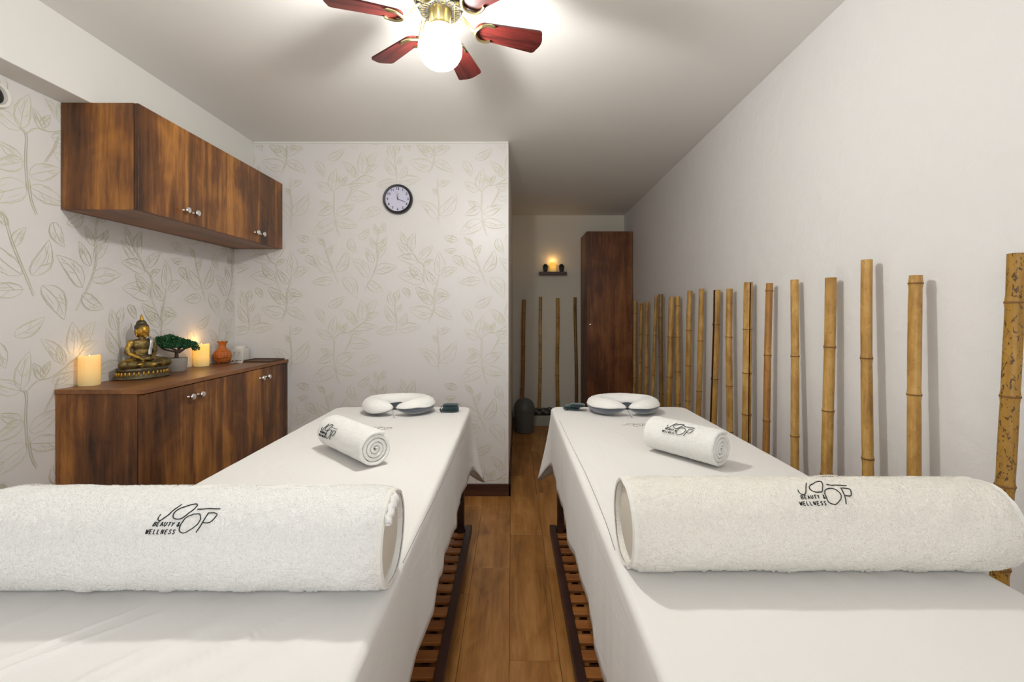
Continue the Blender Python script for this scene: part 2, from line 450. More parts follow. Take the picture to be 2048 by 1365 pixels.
def leaf_lines(p, q, idx):
    rr = random.Random(idx * 13 + 5)
    p = Vector(p); q = Vector(q); d = q - p; L = d.length; n = Vector((-d.y, d.x)) / L
    wd = L * rr.uniform(.21, .30); bend = L * rr.uniform(-.12, .12)
    ax = lambda t: p + d * t + n * bend * math.sin(PI * t)
    prof = lambda t: math.sin(PI * min(1, t) ** .8) ** .8 * wd * (1 - .25 * t)
    N = 12; out = []
    for sgn in (1, -1):
        out.append(([ax(t / N) + n * sgn * prof(t / N) * (1 + .05 * math.sin(t * 2.3 + idx)) for t in range(N + 1)], .0026))
        if rr.random() < .6:   # sketched double contour
            a0, a1 = sorted((rr.uniform(0, .5), rr.uniform(.5, 1)))
            out.append(([ax(a0 + (a1 - a0) * t / 6) + n * sgn * prof(a0 + (a1 - a0) * t / 6) * .86 for t in range(7)], .0018))
    out.append(([ax(t / 8 * .88) for t in range(9)], .0024))
    for k in range(3):
        t0 = rr.uniform(.15, .7); s = rr.choice((1, -1))
        out.append(([ax(t0), ax(t0 + .1) + n * s * prof(t0 + .1) * .4, ax(t0 + .18) + n * s * prof(t0 + .18) * .78], .0016))
    for k in range(2):
        t0 = rr.uniform(.2, .5); s = rr.choice((1, -1)); o = rr.uniform(.2, .7)
        out.append(([ax(t0 + .06 * i) + n * s * prof(t0 + .06 * i) * o for i in range(6)], .0014))
    return out
i = 0
for f, LL in ((A_, LA), (B_, LB)):
    for p, q in LL:
        tile += leaf_lines(f(*p), f(*q), i); i += 1
for f, SS in ((A_, STA), (B_, STB)):
    for s in SS:
        P = [Vector(f(*p) + (0,)) for p in s]; Q = [Vector((a.x, a.y)) for a in catmull(P, 5)]
        tile.append((Q, .0028)); tile.append(([a + Vector((.007, .002)) for a in Q], .0018))
def print_on(wall, to3, ulo, uhi, vlo, vhi, u0, v0):
    b = bmesh.new()
    for iu in range(-8, 8):
        for iv in range(-4, 5):
            du, dv = u0 + iu, v0 + iv
            if du > uhi or du + 1.05 < ulo or dv + .1 < vlo or dv - 1.1 > vhi: continue
            for ip, (pl, wdt) in enumerate(tile):
                prev = None; N = len(pl); e = ip * 2.5e-6
                for k, p in enumerate(pl):
                    t = pl[min(k + 1, N - 1)] - pl[max(k - 1, 0)]
                    if t.length < 1e-9: continue
                    n = Vector((-t.y, t.x)).normalized() * wdt * 1.12 * (.35 + .65 * math.sin(PI * (k + .6) / (N + .2))) * .5
                    u, v = p.x + du, p.y + dv
                    if not (ulo + .004 < u < uhi - .004 and vlo + .004 < v < vhi - .004): prev = None; continue
                    a = b.verts.new(to3(u + n.x, v + n.y, e)); c = b.verts.new(to3(u - n.x, v - n.y, e))
                    if prev: b.faces.new((prev[0], prev[1], c, a))
                    prev = (a, c)
    o = obj('leaf_print', b, M['print'], wall); o['kind'] = 'stuff'
u0 = (620 - 1024) / 295.0; v0 = CZ + (626 - 290) / 295.0
print_on(wb, lambda u, v, e: (u, YB - .0004 - e, v), XL, XP, .083, 2.386, u0, v0)
print_on(wl, lambda u, v, e: (XL + .0004 + e, u, v), YF + .3, YB, .083, 2.113, YB - (XL - u0) % 1.0 - 1.0 + .0, v0 - .13)

# ---------------------------------------------------------------- wall and base cabinets (left wall)
def knob(parent, x, y, z):
    b = lathe([(.0, 0), (.0095, 0), (.008, .004), (.0062, .010), (.009, .015), (.0145, .019), (.0155, .023), (.0125, .028), (.0, .031)], 20)
    b.transform(Matrix.Translation((x, y, z)) @ Matrix.Rotation(PI / 2, 4, 'Y'))
    obj('knob', b, M['chrome'], parent, smooth=True)
def cabinet_run(name, label, cat, y0, xf, z0, z1, knob_z, top=None):
    t = thing(name, label, cat, ((XL + xf) / 2, (y0 + YB) / 2, z0))
    TH = .018; yb = YB - .002; xl = XL + .003; xd = xf - TH
    zt = z1 if not top else z1 - top
    b = box(xl, xd - .002, y0, y0 + TH, z0, zt, .0008)
    obj('side_panel', b, M['walnut'], t)
    obj('side_panel', box(xl, xd - .002, yb - TH, yb, z0, zt, .0008), M['walnut'], t)
    obj('bottom_panel', box(xl, xd - .002, y0 + TH, yb - TH, z0 + (.0 if not top else .06), z0 + TH + (.0 if not top else .06), .0005), M['walnut_top'], t)
    if not top: obj('top_panel', box(xl, xd - .002, y0 + TH, yb - TH, z1 - TH, z1, .0005), M['walnut'], t)
    else: obj('worktop', box(xl, xf + .006, y0 - .004, yb, zt, z1, .002, 2), M['walnut_top'], t)
    obj('back_panel', box(xl, xl + .006, y0 + TH, yb - TH, z0 + .07, zt - .001), M['walnut'], t)
    obj('divider', box(xl + .006, xd - .004, (y0 + yb) / 2 - .009, (y0 + yb) / 2 + .009, z0 + .08, zt - .02), M['walnut'], t)
    if top: obj('plinth', box(xl, xd - .03, y0 + TH, yb - TH, z0, z0 + .06), M['edge'], t)
    n = 4; wd = (yb - y0) / n
    for i in range(n):
        a = y0 + i * wd + .0012; c = y0 + (i + 1) * wd - .0012
        d = obj('door', box(xd, xf, a, c, z0 + .001, zt - (.004 if top else .001), .0012), M['walnut'], t)
        ky = c - .032 if i % 2 == 0 else a + .032
        knob(d, xf - .0005, ky, knob_z)
    return t
cabinet_run('wall_cabinet', 'long walnut wall cabinet of four doors hung under the ceiling beam', 'cabinet', 1.892, -1.555, 1.67, 2.114, 1.727)
cabinet_run('base_cabinet', 'long low walnut sideboard of four doors carrying statue and candles', 'cabinet', 1.869, -1.52, .001, .925, .845, .02)

# ---------------------------------------------------------------- tall cabinet in the alcove
t = thing('tall_cabinet', 'tall narrow dark walnut cabinet in the alcove corner', 'cabinet', (1.06, 5.18, 0))
x0, x1, y0, y1 = .816, 1.314, 4.962, YA - .01
obj('side_panel', box(x0, x0 + .018, y0 + .02, y1, .001, 2.13, .001), M['walnut_dark'], t)
obj('side_panel', box(x1 - .018, x1, y0 + .02, y1, .001, 2.13, .001), M['walnut_dark'], t)
obj('top_panel', box(x0 + .018, x1 - .018, y0 + .02, y1, 2.112, 2.13, .001), M['walnut_dark'], t)
obj('back_panel', box(x0 + .018, x1 - .018, y1 - .006, y1, .001, 2.11), M['walnut_dark'], t)
obj('plinth', box(x0 + .018, x1 - .018, y0 + .04, y0 + .056, .001, .08), M['edge'], t)
d = obj('door', box(x0, x1, y0, y0 + .018, .04, 2.129, .0015), M['walnut_dark'], t)
b = lathe([(0, 0), (.006, 0), (.005, .012), (.011, .02), (.011, .026), (0, .03)], 16)
b.transform(Matrix.Translation((.852, y0 + .0005, 1.112)) @ Matrix.Rotation(PI / 2, 4, 'X'))
obj('knob', b, M['chrome'], d, smooth=True)

# ---------------------------------------------------------------- massage tables
ZT = .743
def ribbon_strokes(strokes, mapf, wd, lift=.0012):
    """flat embroidered strokes laid on a surface: mapf(u,v) -> (point, normal)"""
    b = bmesh.new()
    for s in strokes:
        P = [Vector((a, c, 0)) for a, c in s]
        Q = catmull(P, 4) if len(P) > 2 else [P[0].lerp(P[1], k / 4) for k in range(5)]
        prev = None
        for k, q in enumerate(Q):
            tt = Q[min(k + 1, len(Q) - 1)] - Q[max(k - 1, 0)]
            if tt.length < 1e-9: continue
            n = Vector((-tt.y, tt.x, 0)).normalized() * wd * .5
            row = []
            for sg, hh in ((-1, 0), (-.5, 1), (.5, 1), (1, 0)):
                p, nn = mapf(q.x + n.x * sg, q.y + n.y * sg)
                row.append(b.verts.new(p + nn * lift * (hh * .6 + .4 if hh else -.6)))
            if prev:
                for a in range(3): b.faces.new((prev[a], prev[a + 1], row[a + 1], row[a]))
            prev = row
    return b
GL = {'B': [[(0, 0), (0, 1)], [(0, 1), (.5, .98), (.55, .75), (.1, .52)], [(.1, .52), (.6, .45), (.6, .1), (0, 0)]],
      'E': [[(.6, 1), (0, 1)], [(0, 1), (0, 0)], [(0, 0), (.6, 0)], [(0, .52), (.5, .52)]],
      'A': [[(0, 0), (.35, 1)], [(.35, 1), (.7, 0)], [(.15, .36), (.55, .36)]],
      'U': [[(0, 1), (0, .3), (.3, 0), (.6, .3), (.6, 1)]],
      'T': [[(0, 1), (.7, 1)], [(.35, 1), (.35, 0)]],
      'Y': [[(0, 1), (.33, .5)], [(.66, 1), (.33, .5)], [(.33, .5), (.33, 0)]],
      '&': [[(.7, 0), (.15, .75), (.3, 1), (.45, .8), (.05, .3), (.2, 0), (.45, .05), (.65, .45)]],
      'W': [[(0, 1), (.2, 0)], [(.2, 0), (.4, .8)], [(.4, .8), (.6, 0)], [(.6, 0), (.8, 1)]],
      'L': [[(0, 1), (0, 0)], [(0, 0), (.5, 0)]],
      'N': [[(0, 0), (0, 1)], [(0, 1), (.6, 0)], [(.6, 0), (.6, 1)]],
      'S': [[(.6, .85), (.3, 1), (.05, .8), (.3, .53), (.58, .25), (.3, 0), (0, .15)]]}
def tr(P): return [((x - 220) / 1560, (990 - y) / 1560) for x, y in P]
BIG = [tr(p) for p in [[(765, 280), (680, 400), (560, 590), (520, 640), (460, 680), (400, 660), (370, 600), (385, 530)],
        [(1140, 350), (1155, 290), (1110, 260), (1010, 275), (900, 330), (790, 390), (730, 450), (705, 530), (730, 600), (790, 630), (900, 632), (975, 600), (1030, 520), (1100, 430), (1140, 350)],
        [(1215, 395), (1480, 383), (1775, 378)],
        [(1190, 515), (1320, 510), (1380, 570), (1410, 650), (1380, 770), (1300, 840), (1220, 900), (1120, 945), (1020, 915), (980, 850), (985, 760), (1010, 660), (1070, 570), (1190, 515)],
        [(1420, 930), (1465, 810), (1500, 700), (1540, 490)], [(1540, 490), (1650, 480), (1740, 500), (1765, 550), (1700, 680), (1620, 720), (1500, 712)]]]
def word(txt, x, y, h, adv):
    out = []
    for ch in txt:
        if ch != ' ':
            for s in GL[ch]: out.append([(x + (a * .8 + .12 * c) * h, y + c * h) for a, c in s])
        x += adv * (.7 if ch in ' ' else 1)
    return out
SMALL = word('BEAUTY &', (345 - 220) / 1560, (990 - 800) / 1560, .058, .053) + word('WELLNESS', (225 - 220) / 1560, (990 - 965) / 1560, .060, .057)

def massage_table(x0, x1, label, group):
    y0, y1 = .50, 2.395
    t = thing('massage_table', label, 'massage table', ((x0 + x1) / 2, (y0 + y1) / 2, 0), 0, group)
    cx = (x0 + x1) / 2
    obj('mattress', box(x0 + .008, x1 - .008, y0 + .008, y1 - .008, ZT - .075, ZT - .006, .018, 3), M['core'], t, smooth=True)
    b = box(x0 + .02, x1 - .02, y0 + .02, y0 + .045, ZT - .165, ZT - .077)
    box(x0 + .02, x1 - .02, y1 - .045, y1 - .02, ZT - .165, ZT - .077, bm=b)
    for xx in (x0 + .02, x1 - .045): box(xx, xx + .025, y0 + .045, y1 - .045, ZT - .165, ZT - .077, bm=b)
    obj('table_frame', b, M['frame'], t)
    for xx in (x0 + .028, x1 - .06):
        for yy in (y0 + .05, y1 - .082):
            obj('leg', box(xx, xx + .032, yy, yy + .05, .001, ZT - .077, .002), M['frame'], t)
    for xx in (x0 - .008, x1 - .022):
        obj('shelf_rail', box(xx, xx + .03, y0 + .03, y1 - .005, .087, .127, .002), M['frame'], t)
    for yy in (y0 + .03, y1 - .05):
        obj('cross_rail', box(x0 + .022, x1 - .022, yy, yy + .045, .088, .124, .002), M['frame'], t)
    for xx in (x0 + .05, x1 - .075):
        obj('shelf_batten', box(xx, xx + .025, y0 + .075, y1 - .05, .07, .098, .001), M['frame'], t)
    sl = obj('slat', box(x0 + .0225, x1 - .0225, -.0215, .0215, .104, .117, .002), M['slat'], t, local=False)
    for vtx in sl.data.vertices: vtx.co.y += (y0 + y1) / 2
    yy = y1 - .095; k = 0
    while yy > y0 + .11:
        if k == 0: sl.location = (0, yy - (y0 + y1) / 2, 0)
        else: dupo(sl, t, (0, yy - (y0 + y1) / 2, random.uniform(-.002, .001)))
        yy -= .073; k += 1
    return t
tl = massage_table(-.921, -.218, 'dark wood massage table with slatted shelf on the left, under the white sheet', None)
trt = massage_table(.205, .908, 'dark wood massage table with slatted shelf on the right, near the bamboo', None)

def sheet(x0, x1, y0, y1, inner, label, seed, hemline, logo_at):
    """white sheet over a table; inner = -1 if the aisle is on the low-x side else +1"""
    t = thing('bed_sheet', label, 'sheet', ((x0 + x1) / 2, (y0 + y1) / 2, ZT - .004), 0, None)
    r = .045; N = 720
    W, L = x1 - x0, y1 - y0
    per = []                                    # (x, y, nx, ny)
    def side(xa, ya, xb, yb, n, nx, ny):
        for k in range(n): per.append((xa + (xb - xa) * k / n, ya + (yb - ya) * k / n, nx, ny))
    def corner(cx, cy, a0, n=22):
        for k in range(n):
            a = a0 + PI / 2 * k / n; per.append((cx + r * math.cos(a), cy + r * math.sin(a), math.cos(a), math.sin(a)))
    side(x1, y0 + r, x1, y1 - r, 300, 1, 0); corner(x1 - r, y1 - r, 0)
    side(x1 - r, y1, x0 + r, y1, 100, 0, 1); corner(x0 + r, y1 - r, PI / 2)
    side(x0, y1 - r, x0, y0 + r, 300, -1, 0); corner(x0 + r, y0 + r, PI)
    side(x0 + r, y0, x1 - r, y0, 100, 0, -1); corner(x1 - r, y0 + r, 1.5 * PI)
    n = len(per); b = bmesh.new(); cx = (x0 + x1) / 2
    rings = []
    hw = W / 2
    def ztop(x, y):
        q = .0012 * mnoise.noise(Vector((x * 7, y * 2.6, seed))) + .0006 * mnoise.noise(Vector((x * 22 + y * 16, y * 5, seed + 3)))
        if y < .95:
            q += .0055 * max(0, 1 - abs(y - .64) / .14) * max(0, 1 - 7 * abs(mnoise.noise(Vector(((x - y * .9) * 13, (x + y) * 1.2, seed * 2))))) * (1 if inner > 0 else .3) * min(1, max(0, (min(x - x0, x1 - x)) / .12))
        return ZT + q
    ts = [i / 42 for i in range(41)] + [.97]
    for tt in ts:
        ring = []
        for (x, y, nx, ny) in per:
            my = min(max(y, y0 + hw), y1 - hw)
            xx = cx + (x - cx) * tt; yy = my + (y - my) * tt
            if tt == 0: ring.append((xx, yy))
            else: ring.append((xx, yy))
        rings.append([b.verts.new((a, c, ztop(a, c))) for a, c in ring])
    # skirt
    ns = 16
    drop = []; s = 0
    for k, (x, y, nx, ny) in enumerate(per):
        x2, y2 = per[(k + 1) % n][:2]; s += math.hypot(x2 - x, y2 - y)
        dc = min(math.hypot(x - a, y - c) for a in (x0, x1) for c in (y0, y1))
        q = mnoise.noise(Vector((s * 2.1, seed, 0))) * .05 + mnoise.noise(Vector((s * 6.5, seed, 5))) * .02
        dp = .285 + q + .14 * math.exp(-(dc / .06) ** 2)
        am = .012 + .010 * mnoise.noise(Vector((s * 1.3, seed, 9)))
        fo = .018 * mnoise.noise(Vector((s * 3.1, seed, 2))) + .008 * mnoise.noise(Vector((s * 9, seed, 4))) + .003 * mnoise.noise(Vector((s * 24, seed, 6)))
        fl = .085 * math.exp(-(dc / .07) ** 2)
        drop.append((dp, fo, fl))
    for j in range(1, ns + 1):
        tj = j / ns; ring = []
        for k, (x, y, nx, ny) in enumerate(per):
            dp, fo, flr = drop[k]
            if j <= 4:
                a = PI / 2 * j / 4; rr = .014
                o = rr * math.sin(a); z = ZT - rr * (1 - math.cos(a))
            else:
                u = (j - 4) / (ns - 4); o = .014 + (fo + .002) * (u ** 1.0) + flr * u ** 1.3; z = ZT - .014 - (dp - .014) * u
                o = max(o, .010)
            o = min(o, .16)
            ring.append(b.verts.new((x + nx * o - nx * .012, y + ny * o - ny * .012, z + (0 if j > 4 else ztop(x, y) - ZT))))
        rings.append(ring)
    for A, B in zip(rings[1:], rings[2:]):
        for i in range(n): b.faces.new((A[i], A[(i + 1) % n], B[(i + 1) % n], B[i]))
    A, B = rings[0], rings[1]
    for i in range(n): b.faces.new((A[i], A[(i + 1) % n], B[(i + 1) % n], B[i]))
    bmesh.ops.remove_doubles(b, verts=b.verts[:], dist=1e-5)
    bmesh.ops.dissolve_degenerate(b, edges=b.edges[:], dist=1e-6)
    bmesh.ops.recalc_face_normals(b, faces=b.faces[:])
    o = obj('cloth', b, M['sheet'], t, smooth='all')
    md = o.modifiers.new('thickness', 'SOLIDIFY'); md.thickness = .0012; md.offset = 1
    # fine seam of the second layer
    P = catmull([Vector((a, c, ztop(a, c) + .0018)) for a, c in hemline], 8)
    obj('seam', tube(P, .0006, 5), M['thread_faint'], t, smooth=True)
    lx, ly = logo_at
    def mf(u, v): return Vector((lx + u * .12, ly + v * .12, ztop(lx + u * .12, ly + v * .12) + .0015)), Vector((0, 0, 1))
    obj('logo', ribbon_strokes(BIG, mf, .022, .0004), M['thread_faint'], t)
    return t
sheet(-.921, -.218, .495, 2.40, 1, 'white sheet draped over the left massage table', 3.3,
      [(-.216, .90), (-.212, 1.05), (-.204, 1.25), (-.2, 1.5), (-.196, 1.8), (-.192, 1.95)], (-.635, 1.92))
sheet(.205, .908, .495, 2.40, -1, 'white sheet draped over the right massage table', 8.1,
      [(.215, .95), (.222, 1.1), (.226, 1.4), (.222, 1.7), (.218, 2.1)], (.475, 1.98))

def pile(parent, f, n, mat, seed, h=.0016):
    g = random.Random(seed); vs = []; fs = []; iv = rootmat(parent).inverted()
    for k in range(n):
        p, nn = f(g); e = nn.cross(Vector((g.uniform(-1, 1), g.uniform(-1, 1), g.uniform(-1, 1)))).normalized() * g.uniform(.0003, .0007)
        tip = p + nn * g.uniform(.5, 1.1) * h + e.cross(nn).normalized() * g.uniform(-1, 1) * h * .8
        m = len(vs); vs += [iv @ (p + e), iv @ (p - e), iv @ tip]; fs.append((m, m + 1, m + 2))
    me = bpy.data.meshes.new('terry_pile'); me.from_pydata(vs, [], fs); me.materials.append(mat)
    o = bpy.data.objects.new('terry_pile', me); C.objects.link(o); o.parent = parent; o['kind'] = 'stuff'
    return o
# ---------------------------------------------------------------- bolsters wrapped in bath towels
def bolster(x0, x1, yc, r, label, logo_u, logo_v0, lw, open_end, seed, mat):
    zc = ZT + .0025 + r
    t = thing('bolster', label, 'bolster', ((x0 + x1) / 2, yc, ZT + .002), 0, None)
    # towel: a long tube of terry cloth, thick wall, slightly uneven
    NX, NA = 260, 150; b = bmesh.new()
    def surf(x, a, rr):
        e = min(abs(x - x0), abs(x - x1))
        q = .0010 * mnoise.noise(Vector((x * 160, a * 14, seed))) + .0011 * mnoise.noise(Vector((x * 60, a * 5, seed + 2)))
        q += .0024 * mnoise.noise(Vector((x * 9 + 1.2 * math.sin(a), a * .8, seed + 5))) + .0045 * max(0, mnoise.noise(Vector((x * 22 + 1.5 * a, a * .7, seed + 8))))
        q -= .004 * math.exp(-(e / .012) ** 2)
        R = rr + q
        y, z = -math.sin(a) * R, math.cos(a) * R
        if z < -r * .93: z = -r * .93 + (z + r * .93) * .15 - .004     # flattened where it rests
        return Vector((x, yc + y, zc + z))
    ringsO = []
    for i in range(NX + 1):
        x = x0 + (x1 - x0) * i / NX
        ringsO.append([b.verts.new(surf(x, 2 * PI * k / NA, r)) for k in range(NA)])
    for P, Q in zip(ringsO, ringsO[1:]):
        for k in range(NA): b.faces.new((P[k], P[(k + 1) % NA], Q[(k + 1) % NA], Q[k]))
    for end, sg in ((ringsO[0], 1), (ringsO[-1], -1)):
        prev = end; xe = x0 if sg > 0 else x1
        for dx, rr in ((-.002, r - .004), (.001, r - .009), (.03, r - .0105)):
            ring = [b.verts.new(surf(xe, 2 * PI * k / NA, rr) + Vector((sg * dx, 0, 0))) for k in range(NA)]
            for k in range(NA): b.faces.new((prev[k], prev[(k + 1) % NA], ring[(k + 1) % NA], ring[k]))
            prev = ring
    bmesh.ops.recalc_face_normals(b, faces=b.faces[:])
    tw = obj('towel_cover', b, mat, t, smooth='all')
    pile(tw, lambda g: (lambda x, a: (surf(x, a, r), Vector((0, -math.sin(a), math.cos(a)))))(g.uniform(x0 + .003, x1 - .003), g.uniform(-1.2, 2.6)), 70000, mat, seed, .0012)
    # inner bolster
    ri = r - .0108
    b = lathe([(0, 0), (ri * .7, -.004), (ri * .93, .0), (ri, .008), (ri, x1 - x0 - .024), (ri * .93, x1 - x0 - .016), (ri * .7, x1 - x0 - .012), (0, x1 - x0 - .016)], 64)
    b.transform(Matrix.Translation((x0 + .008, yc, zc)) @ Matrix.Rotation(PI / 2, 4, 'Y'))
    obj('inner_cushion', b, M['core'], t, smooth=True)
    # overlocked hem at both ends
    for xe, sg in ((x0, 1), (x1, -1)):
        b = bmesh.new()
        rows = []
        for k in range(240):
            a = 2 * PI * k / 240; rid = .0006 * (k % 2)
            rows.append([b.verts.new(surf(xe, a, r + h + rid) + Vector((sg * dx, 0, 0))) for dx, h in ((-.003, -.007), (-.004, -.002), (-.001, .0012), (.005, .0013), (.0085, -.0006))])
        for k in range(240):
            A, B = rows[k], rows[(k + 1) % 240]
            for q in range(4): b.faces.new((A[q], A[q + 1], B[q + 1], B[q]))
        bmesh.ops.recalc_face_normals(b, faces=b.faces[:])
        obj('hem', b, M['hem'], tw, smooth=True)
    def mf(u, v):
        x = logo_u + u * lw; a = logo_v0 - v * lw / r
        q = surf(x, a, r); return q, Vector((0, -math.sin(a), math.cos(a)))
    lg = obj('logo', ribbon_strokes(BIG, mf, .017, .0014), M['thread'], tw)
    lg['label'] = 'dark embroidered logo lettering'
    obj('logo_text', ribbon_strokes(SMALL, mf, .011, .0014), M['thread'], lg)
    return t, surf, tw, zc
tA, sA, twA, zA = bolster(-.940, -.220, .837, .0852, 'terry bath towel rolled round a bolster on the left table, flap folded at its end', -.612, math.radians(64), .108, 1, 2.2, M['terry'])
tB, sB, twB, zB = bolster(.222, .932, .898, .0824, 'cream terry bath towel round a bolster on the right table, open hemmed end', .530, math.radians(48), .112, 0, 6.4, M['terry2'])
# flap of towel folded over the right end of the left bolster
b = bmesh.new(); rows = []
for i in range(11):
    u = i / 10; a = math.radians(8 + 44 * u)
    row = []
    for j in range(7):
        v = j / 6; o = .0832 - .026 * v * (1 - .5 * u) * (1 - u) ** .3
        x = -.220 + .0035 + .007 * math.sin(PI * v) + .002 * math.sin(i * 2.1)
        row.append(b.verts.new((x, .837 - math.sin(a) * o, zA + math.cos(a) * o)))
    rows.append(row)
for A, B in zip(rows, rows[1:]):
    for j in range(6): b.faces.new((A[j], A[j + 1], B[j + 1], B[j]))
fl2 = obj('folded_flap', b, M['terry'], twA, smooth='all')
md = fl2.modifiers.new('t', 'SOLIDIFY'); md.thickness = .005

# ---------------------------------------------------------------- small rolled hand towels
def rolled_towel(pn, pf, r, label, seed, lw, lo_, a_lo):
    """pn/pf: axis end points near / far in plan"""
    pn = Vector((pn[0], pn[1], 0)); pf = Vector((pf[0], pf[1], 0))
    ax = (pf - pn); L = ax.length; ax.normalize(); sd = Vector((ax.y, -ax.x, 0))      # sd points right/near
    c0 = (pn + pf) / 2
    t = thing('rolled_towel', label, 'towel', (c0.x, c0.y, ZT + .002), 0, None)
    zc = ZT + .003 + r
    turns = 4.2; th = r / (turns + .6)
    def P(s, a, rr):
        q = .0012 * mnoise.noise(Vector((s * 60, a * 3, seed + rr * 9))) + .0008 * mnoise.noise(Vector((s * 170, a * 13, seed)))
        R = rr + q
        if a > 0 and rr > r * .9: pass
        z = math.cos(a) * R * .98; h = math.sin(a) * R * 1.03
        if z < -r * .9: z = -r * .9 + (z + r * .9) * .2
        return pn + ax * s + sd * h + Vector((0, 0, zc + z - .004))
    # spiral: outer skin radius grows with angle; layers thick th*.86
    b = bmesh.new(); NA = int(turns * 44); NS = 70
    a0 = math.radians(-40); outer = []; inner = []
    for k in range(NA + 1):
        a = a0 + 2 * PI * turns * k / NA
        R = th * .55 + (r - th * .55) * (k / NA)
        so = .006 * mnoise.noise(Vector((k * .05, seed, 0)))
        outer.append((a, R, so)); inner.append((a, max(.001, R - th * .88), so))
    def strip(lst):
        g = []
        for a, R, so in lst:
            g.append([b.verts.new(P(-so * .6 + (L + so) * j / NS, a, R)) for j in range(NS + 1)])
        return g
    G = strip(outer); H = strip(inner)
    for g in (G, H):
        for A, B in zip(g, g[1:]):
            for j in range(NS): b.faces.new((A[j], A[j + 1], B[j + 1], B[j]))
    # rounded selvedges at both ends
    for j, sg in ((0, -1), (NS, 1)):
        mid = []
        for (a, R, so), (a2, R2, so2) in zip(outer, inner):
            p = P(-so * .6 + (L + so) * j / NS, a, (R + R2) / 2) + ax * sg * th * .33; mid.append(b.verts.new(p))
        for k in range(NA):
            b.faces.new((G[k][j], G[k + 1][j], mid[k + 1], mid[k])); b.faces.new((mid[k], mid[k + 1], H[k + 1][j], H[k][j]))
    for j in range(NS):
        b.faces.new((G[-1][j], G[-1][j + 1], H[-1][j + 1], H[-1][j])); b.faces.new((G[0][j], G[0][j + 1], H[0][j + 1], H[0][j]))
    bmesh.ops.recalc_face_normals(b, faces=b.faces[:])
    tw = obj('towel_cloth', b, M['terry'], t, smooth='all')
    def smp(g_):
        s_, a_ = g_.uniform(.002, L - .002), g_.uniform(-2.2, 1.9)
        a2 = a_ + 2 * PI * math.floor((a0 + 2 * PI * turns - a_) / (2 * PI))
        Rr = th * .55 + (r - th * .55) * (a2 - a0) / (2 * PI * turns)
        return P(s_, a_, Rr), sd * math.sin(a_) + Vector((0, 0, math.cos(a_)))
    pile(tw, smp, 18000, M['terry'], seed, .0012)
    # logo: across the top, readable from the table's foot
    aR = a0 + 2 * PI * turns
    def mf(u, v):
        s = L - lo_ - u * lw; a = math.radians(a_lo) + v * lw / r
        return P(s, a, r + .001), (sd * math.sin(a) + Vector((0, 0, math.cos(a))))
    lg = obj('logo', ribbon_strokes(BIG, mf, .014, .0012), M['thread'], tw)
    obj('logo_text', ribbon_strokes(SMALL, mf, .0095, .0012), M['thread'], lg)
    return t
rolled_towel((-.437, 1.462), (-.665, 1.69), .060, 'white rolled hand towel on the left table with spiral end facing the foot', 1.7, .115, .028, -92)
rolled_towel((.668, 1.452), (.515, 1.655), .062, 'white rolled hand towel on the right table', 5.2, .105, .075, -64)

# ---------------------------------------------------------------- horseshoe neck pillows
def neck_pillow(cx, cy, label, tilt, seed, low):
    t = thing('neck_pillow', label, 'pillow', (cx, cy, ZT + .003), 0, None)
    a_, b_ = .130, .088
    def path(u):
        ph = -PI / 2 + math.radians(3) + u * 2 * PI * (1 - 6 / 360.0)
        return Vector((cx + a_ * math.cos(ph), cy + b_ * math.sin(ph), 0)), Vector((-a_ * math.sin(ph), b_ * math.cos(ph), 0)).normalized()
    NU, NV = 90, 40
    def P(u, v, off):
        p, tg = path(u); n = Vector((tg.y, -tg.x, 0))
        e = min(u, 1 - u); k = max(0, 1 - (1 - min(1, e / .13)) ** 2) ** .5
        rw, rh = (.046 * (.35 + .65 * k)) * k + off * .8, (.035 * (.5 + .5 * k)) * k + off
        q = .0025 * mnoise.noise(Vector((u * 9, v * 4, seed)))
        z = math.sin(v) * (rh + q)
        return p + n * math.cos(v) * (rw + q) + Vector((0, 0, ZT + .0415 + z - (.006 if z < -.03 else 0) * 0))
    b = bmesh.new(); G = [[b.verts.new(P(i / NU, 2 * PI * j / NV, 0)) for j in range(NV)] for i in range(NU + 1)]
    for A, B in zip(G, G[1:]):
        for j in range(NV): b.faces.new((A[j], A[(j + 1) % NV], B[(j + 1) % NV], B[j]))
    bmesh.ops.remove_doubles(b, verts=b.verts[:], dist=1e-5)
    bmesh.ops.recalc_face_normals(b, faces=b.faces[:])
    obj('cushion', b, M['velour'], t, smooth='all')
    b = bmesh.new(); G = []
    for i in range(NU + 1):
        u = i / NU; lo = low(u) + .12 * mnoise.noise(Vector((u * 14, seed, 1)))
        hi = math.radians(178) + .15 * mnoise.noise(Vector((u * 11, seed, 7)))
        G.append([b.verts.new(P(u, lo + (hi - lo) * j / 26, .0035 + .0008 * mnoise.noise(Vector((u * 60, j * .7, seed))))) for j in range(27)])
    for A, B in zip(G, G[1:]):
        for j in range(26): b.faces.new((A[j], A[j + 1], B[j + 1], B[j]))
    bmesh.ops.recalc_face_normals(b, faces=b.faces[:])
    o = obj('terry_cover', b, M['terry'], t, smooth='all')
    md = o.modifiers.new('t', 'SOLIDIFY'); md.thickness = .004; md.offset = -.5
    # closing strap and cord between the two tips
    p = Vector((cx, cy - b_ - .03, 0))
    obj('cord', tube(catmull([(cx - .004, p.y + .016, ZT + .034), (cx + .002, p.y - .004, ZT + .022), (cx + .008, p.y - .012, ZT + .008), (cx + .014, p.y - .013, ZT + .0045)], 6), .0010, 6), M['velour'], t, smooth=True)
    return t
neck_pillow(-.562, 2.265, 'horseshoe pillow with terry cover at the head of the left table', 0, 4.1,
            lambda u: math.radians(2) if u < .55 else math.radians(2 - 38 * min(1, (u - .55) / .3)))
